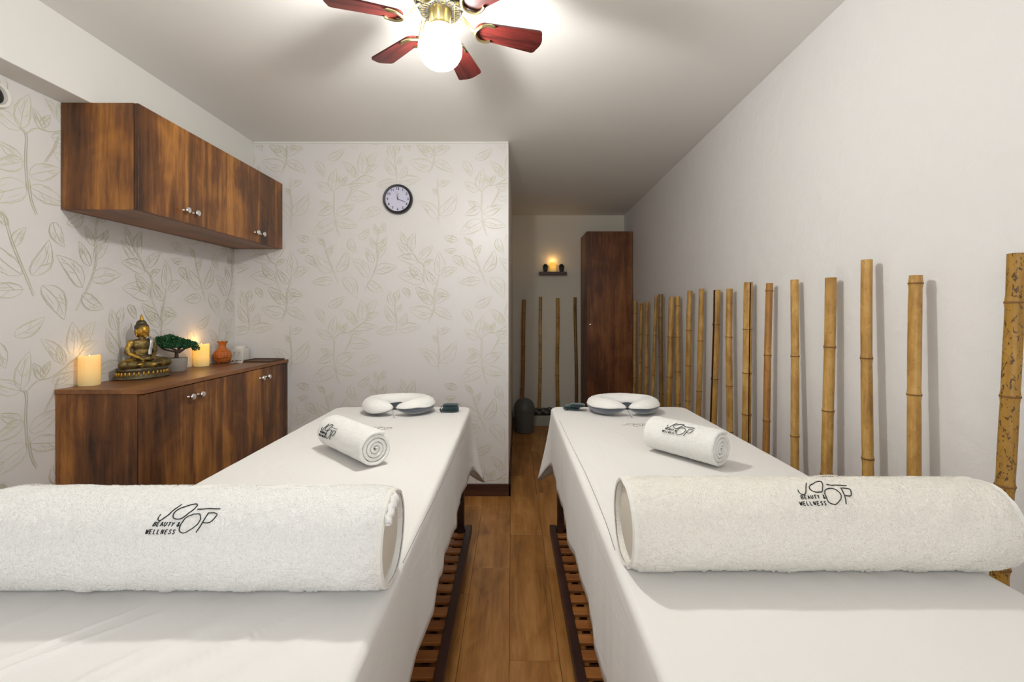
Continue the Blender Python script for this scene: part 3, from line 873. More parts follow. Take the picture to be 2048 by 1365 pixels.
neck_pillow(.552, 2.265, 'horseshoe pillow with terry cover at the head of the right table', 0, 9.9,
            lambda u: math.radians(2))

# ---------------------------------------------------------------- dark green folded pads
def pad_obj(parent, c, rx, ry, rz, rot, seed):
    b = bmesh.new(); bmesh.ops.create_uvsphere(b, u_segments=40, v_segments=20, radius=1)
    for v in b.verts:
        x, y, z = v.co; k = 3.2
        n = (abs(x) ** k + abs(y) ** k) ** (1 / k); m = math.hypot(x, y)
        if n > 1e-5: x, y = x * m / n, y * m / n
        z = math.copysign(abs(z) ** .6, z) * (1 + .08 * mnoise.noise(Vector((x * 3, y * 3, seed))))
        v.co = Vector((x * rx * (1 - .06 * math.cos(y * 2)), y * ry, z * rz))
    b.transform(Matrix.Translation(c) @ Matrix.Rotation(rot, 4, 'Z'))
    obj('pad', b, M['green_velvet'], parent, smooth='all')
p = px(900, 826, ZT)
t = thing('eye_mask', 'dark green velvet eye mask folded at the left table head', 'eye mask', (p.x, p.y, ZT + .002), 0, None)
pad_obj(t, (p.x, p.y + .02, ZT + .014), .045, .034, .011, .05, 1); pad_obj(t, (p.x + .001, p.y + .02, ZT + .033), .042, .031, .010, -.04, 2)
b = tube([(p.x - .04, p.y - .012, ZT + .006), (p.x - .046, p.y - .014, ZT + .02), (p.x - .04, p.y - .012, ZT + .034)], .005, 8); obj('band', b, M['green_velvet'], t, smooth=True)
p = px(1151, 824, ZT)
t = thing('eye_mask', 'dark green velvet eye mask with two slipped pads on the right table corner', 'eye mask', (p.x, p.y, ZT + .002), 0, None)
pad_obj(t, (p.x - .012, p.y + .045, ZT + .014), .043, .036, .011, -.35, 3); pad_obj(t, (p.x + .012, p.y + .018, ZT + .030), .040, .030, .009, -.25, 4)
obj('band', tube([(p.x - .05, p.y + .05, ZT + .02), (p.x - .055, p.y + .03, ZT + .012), (p.x - .04, p.y + .012, ZT + .008)], .004, 8), M['green_velvet'], t, smooth=True)

# ---------------------------------------------------------------- ceiling fan with globe lamp
FX, FY = -.235, 1.49
t = thing('ceiling_fan', 'brass ceiling fan with six mahogany blades and a lit white globe', 'ceiling fan', (FX, FY, HC - .28))
obj('motor_housing', lathe([(0, 2.399), (.085, 2.399), (.098, 2.385), (.104, 2.35), (.100, 2.30), (.088, 2.262), (.080, 2.250), (.0, 2.250)], 48, (FX, FY, 0)), M['brass'], t, smooth=True)
obj('vent_band', lathe([(0, 2.25), (.078, 2.25), (.068, 2.226), (.0, 2.226)], 48, (FX, FY, 0)), M['brass_dark'], t, smooth=True)
for k in range(15):
    a = 2 * PI * k / 15
    b = tube([(.050, -.006, 2.2245), (.062, -.008, 2.2245), (.067, -.001, 2.2245), (.061, .006, 2.2245), (.055, .004, 2.2245), (.050, .007, 2.2245), (.046, 0, 2.2245)], .0019, 6, closed=True)
    b.transform(Matrix.Translation((FX, FY, 0)) @ Matrix.Rotation(a, 4, 'Z'))
    obj('scroll_ornament', b, M['brass'], t, smooth=True)
obj('lamp_fitter', lathe([(0, 2.228), (.040, 2.228), (.037, 2.222), (.035, 2.19), (.036, 2.178), (.039, 2.172), (0, 2.172)], 40, (FX, FY, 0)), M['brass'], t, smooth=True)
b = bmesh.new(); bmesh.ops.create_uvsphere(b, u_segments=48, v_segments=28, radius=.0715); b.transform(Matrix.Translation((FX, FY, 2.103)) @ Matrix.Diagonal((1, 1, .90, 1)))
obj('lamp_globe', b, M['globe'], t, smooth='all')
l = bpy.data.lights.new('bulb', 'POINT'); l.energy = BULB_POWER; l.color = (1, .985, .935); l.shadow_soft_size = .03
o = bpy.data.objects.new('bulb', l); o.location = (FX, FY, 2.10); C.objects.link(o)
b = tube([(FX + .05, FY - .04, 2.235), (FX + .052, FY - .042, 2.15)], .0012, 6); obj('pull_chain', b, M['brass'], t)
PH = [18.5 + 60 * k for k in range(6)]
for i, ph in enumerate(PH):
    a = math.radians(ph)
    MX = Matrix.Translation((FX, FY, 2.188)) @ Matrix.Rotation(a, 4, 'Z') @ Matrix.Rotation(math.radians(-13), 4, 'X')
    # blade outline
    r0, r1, w0, w1 = .118, .352, .034, .0475
    out = []
    for k in range(13):
        q = PI / 2 + PI * k / 12; out.append((r0 + w0 * .9 + w0 * .9 * math.cos(q), w0 * math.sin(q)))
    rc = .014
    for cx, cy, q0 in ((r1 - rc - .006, -w1 + rc, -PI / 2), (r1 - rc - .006, w1 - rc, 0)):
        for k in range(6):
            q = q0 + PI / 2 * k / 5; out.append((cx + rc * math.cos(q) + (.0 if abs(cy) > 1 else 0), cy + rc * math.sin(q)))
        if q0 < 0:
            for k in range(1, 6):
                s = k / 6; out.append((r1 - .006 + .010 * math.sin(PI * s), (-w1 + rc) + s * 2 * (w1 - rc)))
    b = bmesh.new(); lo = [b.verts.new((x, y, 0)) for x, y in out]; hi = [b.verts.new((x, y, .006)) for x, y in out]
    b.faces.new(lo[::-1]); b.faces.new(hi)
    for k in range(len(out)):
        j = (k + 1) % len(out); b.faces.new((lo[k], lo[j], hi[j], hi[k]))
    bmesh.ops.recalc_face_normals(b, faces=b.faces[:])
    bl = obj('blade', b, M['blade'], None, local=True); bl.parent = t
    bl.matrix_local = rootmat(t).inverted() @ MX
    # blade iron: arm and horseshoe under the blade
    b = tube(catmull([(.066, 0, .045), (.085, 0, .030), (.103, 0, .004), (.122, 0, -.006)], 5), [(.011, .005)] * 3 + [(.008, .0045)] * 13, 8)
    U = [(.176, .030, -.002), (.160, .034, -.004), (.138, .030, -.006), (.123, .014, -.007), (.119, 0, -.007), (.123, -.014, -.007), (.138, -.030, -.006), (.160, -.034, -.004), (.176, -.030, -.002)]
    tube(catmull(U, 4), .0052, 8, bm=b)
    ir = obj('blade_iron', b, M['brass'], None, local=True, smooth=True); ir.parent = bl

# ---------------------------------------------------------------- wall clock
cx, cz, R = (795 - 1024) / 297.5, CZ + (626 - 398) / 297.5, .098
t = thing('wall_clock', 'round black-rimmed clock with numerals on the leaf wallpaper', 'clock', (cx, YB, cz))
RX = Matrix.Translation((cx, YB - .001, cz)) @ Matrix.Rotation(PI / 2, 4, 'X')
b = lathe([(0, 0), (R * 1.0, 0), (R * 1.03, .010), (R, .030), (R * .95, .036), (R * .86, .034), (R * .845, .024)], 64); b.transform(RX)
obj('rim', b, M['black'], t, smooth=True)
b = lathe([(R * .86, .021), (0, .021)], 64); b.transform(RX); bmesh.ops.recalc_face_normals(b, faces=b.faces[:])
dl = obj('dial', b, M['dial'], t)
def text(s, size, loc3, mat, parent, name):
    cu = bpy.data.curves.new('t', 'FONT'); cu.body = s; cu.size = size; cu.extrude = .0003; cu.align_x = 'CENTER'; cu.align_y = 'CENTER'; cu.offset = .0004
    o = bpy.data.objects.new('t', cu); C.objects.link(o)
    me = bpy.data.meshes.new_from_object(o); bpy.data.objects.remove(o)
    bb = bmesh.new(); bb.from_mesh(me); bpy.data.meshes.remove(me)
    bb.transform(Matrix.Translation(loc3) @ Matrix.Rotation(PI / 2, 4, 'X'))
    return obj(name, bb, mat, parent)
for h in range(1, 13):
    a = math.radians(90 - 30 * h); text(str(h), .0225, (cx + .069 * math.cos(a), YB - .0228, cz + .069 * math.sin(a)), M['ink'], dl, 'numeral')
def hand(ang, l, w_, z_, name, tail=.012):
    a = math.radians(90 - ang); d = Vector((math.cos(a), 0, math.sin(a))); n = Vector((-d.z, 0, d.x)) * w_
    bb = bmesh.new(); c = Vector((cx, YB - z_, cz)); vv = [c - d * tail - n, c + d * l - n * .6, c + d * l + n * .6, c - d * tail + n]
    f = [bb.verts.new(q) for q in vv]; g = [bb.verts.new(q + Vector((0, -.001, 0))) for q in vv]
    bb.faces.new(f); bb.faces.new(g[::-1])
    for k in range(4): bb.faces.new((f[k], f[(k + 1) % 4], g[(k + 1) % 4], g[k]))
    bmesh.ops.recalc_face_normals(bb, faces=bb.faces[:])
    obj(name, bb, M['ink'], t)
hand(5, .040, .0022, .0245, 'hour_hand', .004); hand(111, .056, .0018, .026, 'minute_hand', .004); hand(345, .052, .0006, .0275, 'second_hand', .018)

# ---------------------------------------------------------------- LED candles
def candle(name, label, x, y, z, r, h, glow, lamp, group):
    t = thing(name, label, 'candle', (x, y, z), 0, group)
    b = bmesh.new(); n = 48; rings = []
    def wav(a): return .004 * math.sin(a + 2.2) + .002 * math.sin(2 * a + 1)
    for rr, zz, wv in ((0, 0, 0), (r * .96, 0, 0), (r, .003, 0), (r, h - .012, .3), (r * .985, h - .003, 1), (r * .94, h, 1), (r * .88, h - .004, 1), (r * .8, h - .013, .4), (r * .4, h - .018, 0), (0, h - .019, 0)):
        if rr == 0: rings.append([b.verts.new((0, 0, zz))])
        else: rings.append([b.verts.new((rr * math.cos(2 * PI * k / n), rr * math.sin(2 * PI * k / n), zz + wv * wav(2 * PI * k / n))) for k in range(n)])
    for A, B in zip(rings, rings[1:]):
        for i in range(n):
            j = (i + 1) % n
            if len(A) == 1: b.faces.new((A[0], B[j], B[i]))
            elif len(B) == 1: b.faces.new((A[i], A[j], B[0]))
            else: b.faces.new((A[i], A[j], B[j], B[i]))
    obj('wax_body', b, candle_mat(glow, h), t, local=True, smooth=True)
    b = lathe([(0, h - .019), (.0035, h - .016), (.005, h - .010), (.0035, h - .003), (.0, h + .004)], 12)
    obj('flame', b, M['flame'], t, local=True, smooth=True)
    l = bpy.data.lights.new('candle_glow', 'POINT'); l.energy = lamp; l.color = (1, .6, .22); l.shadow_soft_size = .006
    o = bpy.data.objects.new('candle_glow', l); o.location = (0, 0, h + .022); C.objects.link(o); o.parent = t
    return t
ZS = .925
candle('led_candle', 'ivory LED pillar candle on the near end of the sideboard', -1.834, 1.975, ZS + .0005, .0375, .128, .55, .02, None)
candle('led_candle', 'ivory LED pillar candle on the sideboard between bonsai and orange vase', -1.832, 2.685, ZS + .0005, .039, .128, .95, .13, None)

# ---------------------------------------------------------------- seated bronze statue
SX, SY = -1.790, 2.205
t = thing('seated_statue', 'bronze statue of a meditating seated figure on a lotus base', 'statue', (SX, SY, ZS + .0005), math.radians(68))
# local frame: figure faces -y
def cap(bm, p, q, r0, r1, n=16):
    p, q = Vector(p), Vector(q)
    for k in range(n):
        u = k / (n - 1); c = p.lerp(q, u); rr = r0 + (r1 - r0) * u; ellipsoid(c, (rr, rr, rr), bm, seg=16, rings=10)
b = bmesh.new()
ellipsoid((0, .006, .090), (.050, .036, .030), b)                       # hips
ellipsoid((0, .008, .125), (.036, .026, .034), b)
ellipsoid((0, .006, .158), (.041, .027, .032), b)                       # chest
ellipsoid((0, .008, .174), (.046, .022, .017), b)                       # shoulders
cap(b, (0, .004, .185), (0, .002, .205), .015, .0135, 3)                # neck
for s in (-1, 1):
    cap(b, (s * .046, .008, .171), (s * .059, .010, .125), .0150, .012)     # upper arm
    cap(b, (s * .059, .010, .125), (s * .020, -.042, .092), .0118, .0082)   # forearm
    cap(b, (s * .035, .004, .078), (s * .092, -.026, .070), .027, .022)     # thigh
    cap(b, (s * .092, -.026, .070), (-s * .030, -.050, .064), .0205, .013)  # shin
    ellipsoid((-s * .036, -.052, .070), (.018, .010, .008), b)
ellipsoid((0, -.046, .094), (.024, .013, .007), b)                      # hands in the lap
ellipsoid((0, -.048, .100), (.020, .010, .005), b)
ellipsoid((0, -.010, .066), (.100, .050, .016), b)
o = obj('figure', b, M['bronze'], t, local=True, smooth='all')
md = o.modifiers.new('r', 'REMESH'); md.mode = 'VOXEL'; md.voxel_size = .0022; md.use_smooth_shade = True
md = o.modifiers.new('s', 'SMOOTH'); md.iterations = 9; md.factor = .6
b = bmesh.new()
ellipsoid((0, -.001, .226), (.0235, .025, .029), b); ellipsoid((0, -.006, .212), (.017, .018, .014), b)
ellipsoid((0, -.0265, .222), (.0032, .005, .008), b); ellipsoid((0, -.0215, .2110), (.0055, .0022, .0016), b); ellipsoid((0, -.0225, .201), (.007, .005, .005), b)
for s in (-1, 1):
    ellipsoid((s * .0085, -.0225, .2265), (.0058, .003, .0025), b); ellipsoid((s * .009, -.0215, .2335), (.0075, .002, .0014), b)
    ellipsoid((s * .0245, .002, .222), (.003, .006, .011), b); ellipsoid((s * .0235, .000, .206), (.0026, .004, .009), b)
b.transform(Matrix.Translation((0, 0, .205)) @ Matrix.Scale(1.12, 4) @ Matrix.Translation((0, 0, -.205)))
o = obj('head', b, M['gold'], t, local=True, smooth='all')
md = o.modifiers.new('r', 'REMESH'); md.mode = 'VOXEL'; md.voxel_size = .0012; md.use_smooth_shade = True
md = o.modifiers.new('s', 'SMOOTH'); md.iterations = 10; md.factor = .6
b = bmesh.new()
ellipsoid((0, .006, .238), (.0262, .026, .024), b); ellipsoid((0, .008, .256), (.019, .018, .017), b); ellipsoid((0, .013, .222), (.023, .018, .030), b)
b.transform(Matrix.Translation((0, 0, .205)) @ Matrix.Scale(1.12, 4) @ Matrix.Translation((0, 0, -.205)))
o = obj('hair', b, M['bronze_dark'], t, local=True, smooth='all')
md = o.modifiers.new('r', 'REMESH'); md.mode = 'VOXEL'; md.voxel_size = .0016; md.use_smooth_shade = True
obj('crown_spire', lathe([(.011, .268), (.010, .276), (.007, .284), (.0062, .294), (.0025, .305), (0, .309)], 20, (0, .008, 0)), M['gold'], t, local=True, smooth=True)
P = [(.032, .004, .1905), (.031, -.012, .184), (.029, -.0185, .168), (.027, -.0185, .150), (.023, -.0175, .130), (.018, -.024, .112)]
b = tube(catmull(P, 5), [(.0075, .0022)] * 26, 10, up=Vector((0, -1, 0))); obj('robe_sash', b, M['silver'], t, local=True, smooth=True)
b = tube(catmull([(.030, .004, .190), (.040, .030, .176), (.044, .036, .14), (.046, .034, .10)], 5), [(.012, .004)] * 16, 10, up=Vector((0, -1, 0))); obj('robe_fall', b, M['bronze_dark'], t, local=True, smooth=True)
def oval(prof, n=56, ky=.62):
    b = lathe(prof, n); b.transform(Matrix.Diagonal((1, ky, 1, 1))); return b
obj('lotus_base', oval([(0, 0), (.116, 0), (.120, .005), (.116, .012), (.106, .018), (.102, .034), (.108, .042), (.104, .052), (0, .056)]), M['bronze_dark'], t, local=True, smooth=True)
pet = None
for k in range(34):
    a = 2 * PI * k / 34; rx = .1085
    px_, py_ = rx * math.cos(a), rx * .62 * math.sin(a)
    nn = Vector((math.cos(a) * .62, math.sin(a), 0)).normalized()
    if pet is None:
        b = ellipsoid((0, 0, 0), (.0052, .004, .0115), seg=10, rings=8); pet = obj('petal', b, M['gold'], t, local=True, smooth='all'); o = pet
    else: o = dupo(pet, t)
    o.location = (px_ - nn.x * .002, py_ - nn.y * .002, .0255); o.rotation_euler = (0, 0, math.atan2(nn.y, nn.x) + PI / 2)

# ---------------------------------------------------------------- bonsai
BX, BY = -1.812, 2.455
t = thing('bonsai', 'small bonsai with dense green crown in a round concrete pot', 'plant', (BX, BY, ZS + .0005))
pt = obj('pot', lathe([(0, 0), (.044, 0), (.047, .004), (.0515, .062), (.052, .070), (.0495, .072), (.047, .068), (.045, .060), (0, .060)], 48), M['concrete'], t, local=True, smooth=True)
obj('soil', lathe([(.047, .063), (.03, .068), (0, .069)], 32), M['soil'], t, local=True, smooth=True)
# crown is long in the direction across the view: local y is depth, so the crown runs diagonally
def W3(x, z, d=0): return Vector((.42 * x + d * .8 + .012, .9 * x - d * .4, z))
b = tube(catmull([(.004, 0, .06), (.002, 0, .085), (.004, 0, .108)], 5), [.011, .0105, .010, .0095, .009, .009, .0085, .008, .0085, .009, .009], 10, up=Vector((0, 1, 0)))
br = [(W3(.0, .1), W3(-.02, .118), W3(-.055, .135), W3(-.075, .15)), (W3(.004, .1), W3(.02, .114), W3(.05, .125, .01), W3(.075, .13)), (W3(.004, .1), W3(.03, .112, -.012), W3(.06, .135, -.015), W3(.08, .14, -.01)),
      (W3(0, .1), W3(-.002, .12), W3(.01, .14), W3(.0, .16)), (W3(0, .1), W3(.012, .12, -.01), W3(.03, .14, -.01), W3(.04, .15, 0)), (W3(0, .1), W3(-.03, .11, -.01), W3(-.06, .12, -.02), W3(-.075, .13, -.02))]
for q in br: tube(catmull(q, 4), [.006 - .0036 * i / 12 for i in range(13)], 7, bm=b)
obj('trunk', b, M['bark'], t, local=True, smooth=True)
b = bmesh.new(); rg = random.Random(3)
blobs = [((-.075, .165), .034, .026), ((-.045, .175), .036, .026), ((-.06, .145), .035, .018), ((-.015, .165), .034, .024), ((.015, .155), .032, .022), ((.045, .148), .03, .020), ((.075, .138), .026, .018), ((.09, .118), .016, .014), ((-.02, .142), .034, .016), ((.03, .135), .028, .013), ((-.09, .178), .018, .016)]
for (cx_, cz_), rx, rz in blobs:
    for k in range(int(rx * rx * 520000)):
        u = Vector((rg.gauss(0, 1), rg.gauss(0, 1), rg.gauss(0, 1))).normalized() * (rg.random() ** .25)
        c = W3(cx_ + u.x * rx, cz_ + u.z * rz, u.y * .034)
        s = rg.uniform(.0034, .0062); d = Vector((rg.gauss(0, 1), rg.gauss(0, 1), rg.gauss(.5, 1))).normalized()
        e = d.cross(Vector((rg.random(), rg.random(), rg.random()))).normalized(); f = d.cross(e)
        b.faces.new([b.verts.new(c + q) for q in (-e * s, f * s * .6 + d * s * .2, e * s, -f * s * .6 + d * s * .2)])
o = obj('foliage', b, M['leaf'], t, local=True); o['kind'] = 'stuff'

# ---------------------------------------------------------------- orange pierced oil burner vase
t = thing('orange_vase', 'round orange terracotta oil burner with flared wavy neck', 'vase', (-1.820, 2.86, ZS + .0005))
t.scale = (.86, .86, 1)
b = lathe([(0, .006), (.040, .006), (.050, .016), (.0585, .034), (.060, .048), (.054, .066), (.040, .080), (.026, .092), (.022, .104), (.025, .118), (.033, .132), (.035, .133), (.024, .120), (.018, .104), (0, .098)], 48)
for v in b.verts:
    if v.co.z > .112:
        a = math.atan2(v.co.y, v.co.x); k = (v.co.z - .112) / .02; v.co.z += .004 * k * math.sin(6 * a); s = 1 + .05 * k * math.sin(6 * a); v.co.x *= s; v.co.y *= s
obj('body', b, M['terracotta'], t, local=True, smooth=True)
for k in range(3):
    a = 2 * PI * k / 3 + .4; obj('foot', ellipsoid((.034 * math.cos(a), .034 * math.sin(a), .006), (.008, .008, .006)), M['terracotta'], t, local=True, smooth='all')
for k in range(18):
    a = -PI / 2 + (k % 6 - 2.5) * .33 + .25; z = .05 + .011 * (k // 6); r = .0592 - .0045 * (k // 6) ** 1.5
    obj('pierced_hole', ellipsoid((r * math.cos(a), r * math.sin(a), z), (.0032, .0032, .0036), seg=10, rings=6), M['terracotta_dark'], t, local=True, smooth='all')
a = -PI / 2 + .25
obj('relief_band', tube([(.0605 * math.cos(a + u), .0605 * math.sin(a + u), .030 + .008 * math.sin(abs(u) * 2.4)) for u in [(-.9 + .15 * i) for i in range(13)]], .0022, 8), M['terracotta_dark'], t, local=True, smooth=True)

# ---------------------------------------------------------------- socket block, cable, tray, card
t = thing('socket_block', 'white cube socket block beside the orange vase in the corner', 'power socket', (-1.80, 3.01, ZS + .0005))
sb = obj('block', box(-.039, .039, -.038, .038, 0, .078, .005, 3), M['white_plastic'], t, local=True, smooth=True)
b = lathe([(0, .0), (.035, 0), (.037, .004), (.033, .016), (0, .020)], 32); b.transform(Matrix.Translation((-.01, .01, .078)))
obj('cap', b, M['white_plastic'], t, local=True, smooth=True)
for ux in (-.014, .016):
    for q in ((-.004, .046), (.005, .052), (-.004, .058), (-.004, .034)):
        b = lathe([(0, 0), (.0022, 0), (.0022, .0012), (0, .0012)], 8); b.transform(Matrix.Translation((ux + q[0], -.038, q[1])) @ Matrix.Rotation(PI / 2, 4, 'X'))
        obj('socket_hole', b, M['black'], t, local=True)
cp = [px(x, y, ZS + .006) for x, y in ((462, 722), (470, 719), (478, 722), (486, 724), (482, 721), (474, 720), (468, 724), (478, 726), (488, 722), (484, 719))]
cp = [Vector((q.x, q.y, ZS + .0045 + .008 * (i % 2))) for i, q in enumerate(cp)]
tag(obj('cable', tube(catmull(cp, 6), .0026, 7), M['white_plastic'], smooth=True), 'coiled white cable on the sideboard in front of the socket block', 'cable')
tag(obj('cable_plug', box(cp[3].x - .010, cp[3].x + .018, cp[3].y - .045, cp[3].y - .030, ZS + .0005, ZS + .014, .003, 2), M['white_plastic'], smooth=True), 'small white plug lying at the end of the white cable', 'plug')
t = thing('flat_tray', 'thin dark flat tray at the far end of the sideboard', 'tray', (-1.64, 2.96, ZS + .0005))
obj('tray_base', box(-.09, .11, -.075, .10, 0, .003, .001), M['tray'], t, local=True)
b = box(-.09, .11, -.075, -.070, .003, .009); box(-.09, .11, .095, .10, .003, .009, bm=b); box(-.09, -.085, -.07, .095, .003, .009, bm=b); box(.105, .11, -.07, .095, .003, .009, bm=b)
obj('tray_rim', b, M['tray'], t, local=True)
tag(obj('card', box(-1.770, -1.735, 2.86, 2.93, ZS + .0005, ZS + .002), M['paper']), 'small white card lying between socket block and tray', 'card')

# ---------------------------------------------------------------- round ring on the left wall
t = thing('round_vent', 'round white vent ring on the left wall under the beam', 'vent', (XL, 1.655, 2.02))
b = lathe([(.030, .0), (.047, .0), (.050, .008), (.045, .018), (.036, .016), (.033, .004)], 40); b.transform(Matrix.Translation((XL + .0005, 1.645, 2.032)) @ Matrix.Rotation(PI / 2, 4, 'Y'))
obj('ring', b, M['white_plastic'], t, smooth=True)
b = lathe([(0, .004), (.032, .004), (.032, .001), (0, .001)], 32); b.transform(Matrix.Translation((XL + .0005, 1.645, 2.032)) @ Matrix.Rotation(PI / 2, 4, 'Y'))
obj('grille', b, M['black'], t)

# ---------------------------------------------------------------- alcove shelf and what stands on it
SZ = CZ + (626 - 544) / 171.0
t = thing('wall_shelf', 'small dark wooden floating shelf on the alcove wall', 'shelf', (.475, 5.36, SZ - .035))
obj('board', box(.318, .640, 5.312, YA - .001, SZ - .034, SZ, .002), M['edge'], t)
candle('led_candle', 'glowing LED candle between two succulents on the alcove shelf', .482, 5.36, SZ + .0005, .038, .112, 1.1, .22, None)
for i, (x, lab) in enumerate(((.394, 'small succulent in a dark pot on the shelf, left of the candle'), (.583, 'small succulent in a dark pot on the shelf, right of the candle'))):
    t = thing('potted_succulent', lab, 'plant', (x, 5.36, SZ + .0005), 0, None)
    obj('pot', lathe([(0, 0), (.022, 0), (.030, .055), (.031, .060), (.028, .060), (.026, .052), (0, .05)], 24), M['darkpot'], t, local=True, smooth=True)
    lf = None
    for k in range(16):
        a = k * 2.4; el = .15 + .075 * k
        if lf is None:
            b = ellipsoid((.019, 0, 0), (.020, .008, .005), seg=10, rings=6); lf = obj('leaf', b, M['succulent'], t, local=True, smooth='all'); o = lf
        else: o = dupo(lf, t)
        o.location = (0, 0, .060); o.rotation_euler = (0, -el, a)

# ---------------------------------------------------------------- planter with stones, bin
t = thing('planter_box', 'low grey planter trough along the alcove back wall', 'planter', (.41, 5.19, 0))
b = box(.03, .80, 4.962, 4.982, .001, .115, .003); box(.03, .80, 5.38, 5.40, .001, .115, .003, bm=b)
box(.03, .05, 4.982, 5.38, .001, .115, .003, bm=b); box(.78, .80, 4.982, 5.38, .001, .115, .003, bm=b)
obj('trough', b, M['planter'], t)
obj('floor_plate', box(.05, .78, 4.982, 5.38, .001, .012), M['planter'], t)
obj('gravel_bed', box(.05, .78, 4.982, 5.38, .012, .112), M['soil'], t)
rg = random.Random(11); sts = []
spots = [(.09 + .072 * i + rg.uniform(-.008, .008), 5.02 + rg.uniform(0, .02)) for i in range(10)] + [(.12 + .08 * i + rg.uniform(-.01, .01), 5.11 + rg.uniform(0, .02)) for i in range(8)] + [(.09 + .085 * i, 5.21) for i in range(8)]
for i, (x, y) in enumerate(spots):
    rr = rg.uniform(.027, .034)
    if i < 3:
        b = ellipsoid((0, 0, 0), (1.0, .85, .72), seg=18, rings=12)
        for v in b.verts: v.co += v.co * .14 * mnoise.noise(v.co * 1.3 + Vector((i * 5, 0, 0)))
        o = obj('stone', b, M['stone'], smooth='all'); sts.append(o)
    else: o = sts[i % 3].copy(); C.objects.link(o)
    rr *= .95; o.scale = (rr, rr, rr); o.location = (x, y, .1125 + rr * .74); o.rotation_euler = (0, 0, rg.uniform(0, 6))
    row = 'front' if i < 10 else ('middle' if i < 18 else 'rear')
    tag(o, 'rounded grey pebble in the %s row of the alcove planter' % row, 'stone', 'grey pebbles in the %s row of the planter' % row)
t = thing('waste_bin', 'dark grey plastic bin with domed lid in the alcove', 'bin', (.128, 4.74, 0))
obj('bin_body', lathe([(0, .002), (.088, .002), (.094, .008), (.104, .225), (.104, .235), (.098, .235), (0, .22)], 48, (.128, 4.74, 0)), M['grey_plastic'], t, smooth=True)
obj('bin_lid', lathe([(.108, .222), (.110, .228), (.110, .250)] + [(.108 * math.cos(q), .250 + .105 * math.sin(q)) for q in [PI / 2 * k / 12 for k in range(1, 12)]] + [(0, .355)], 48, (.128, 4.74, 0)), M['grey_plastic'], t, smooth=True)

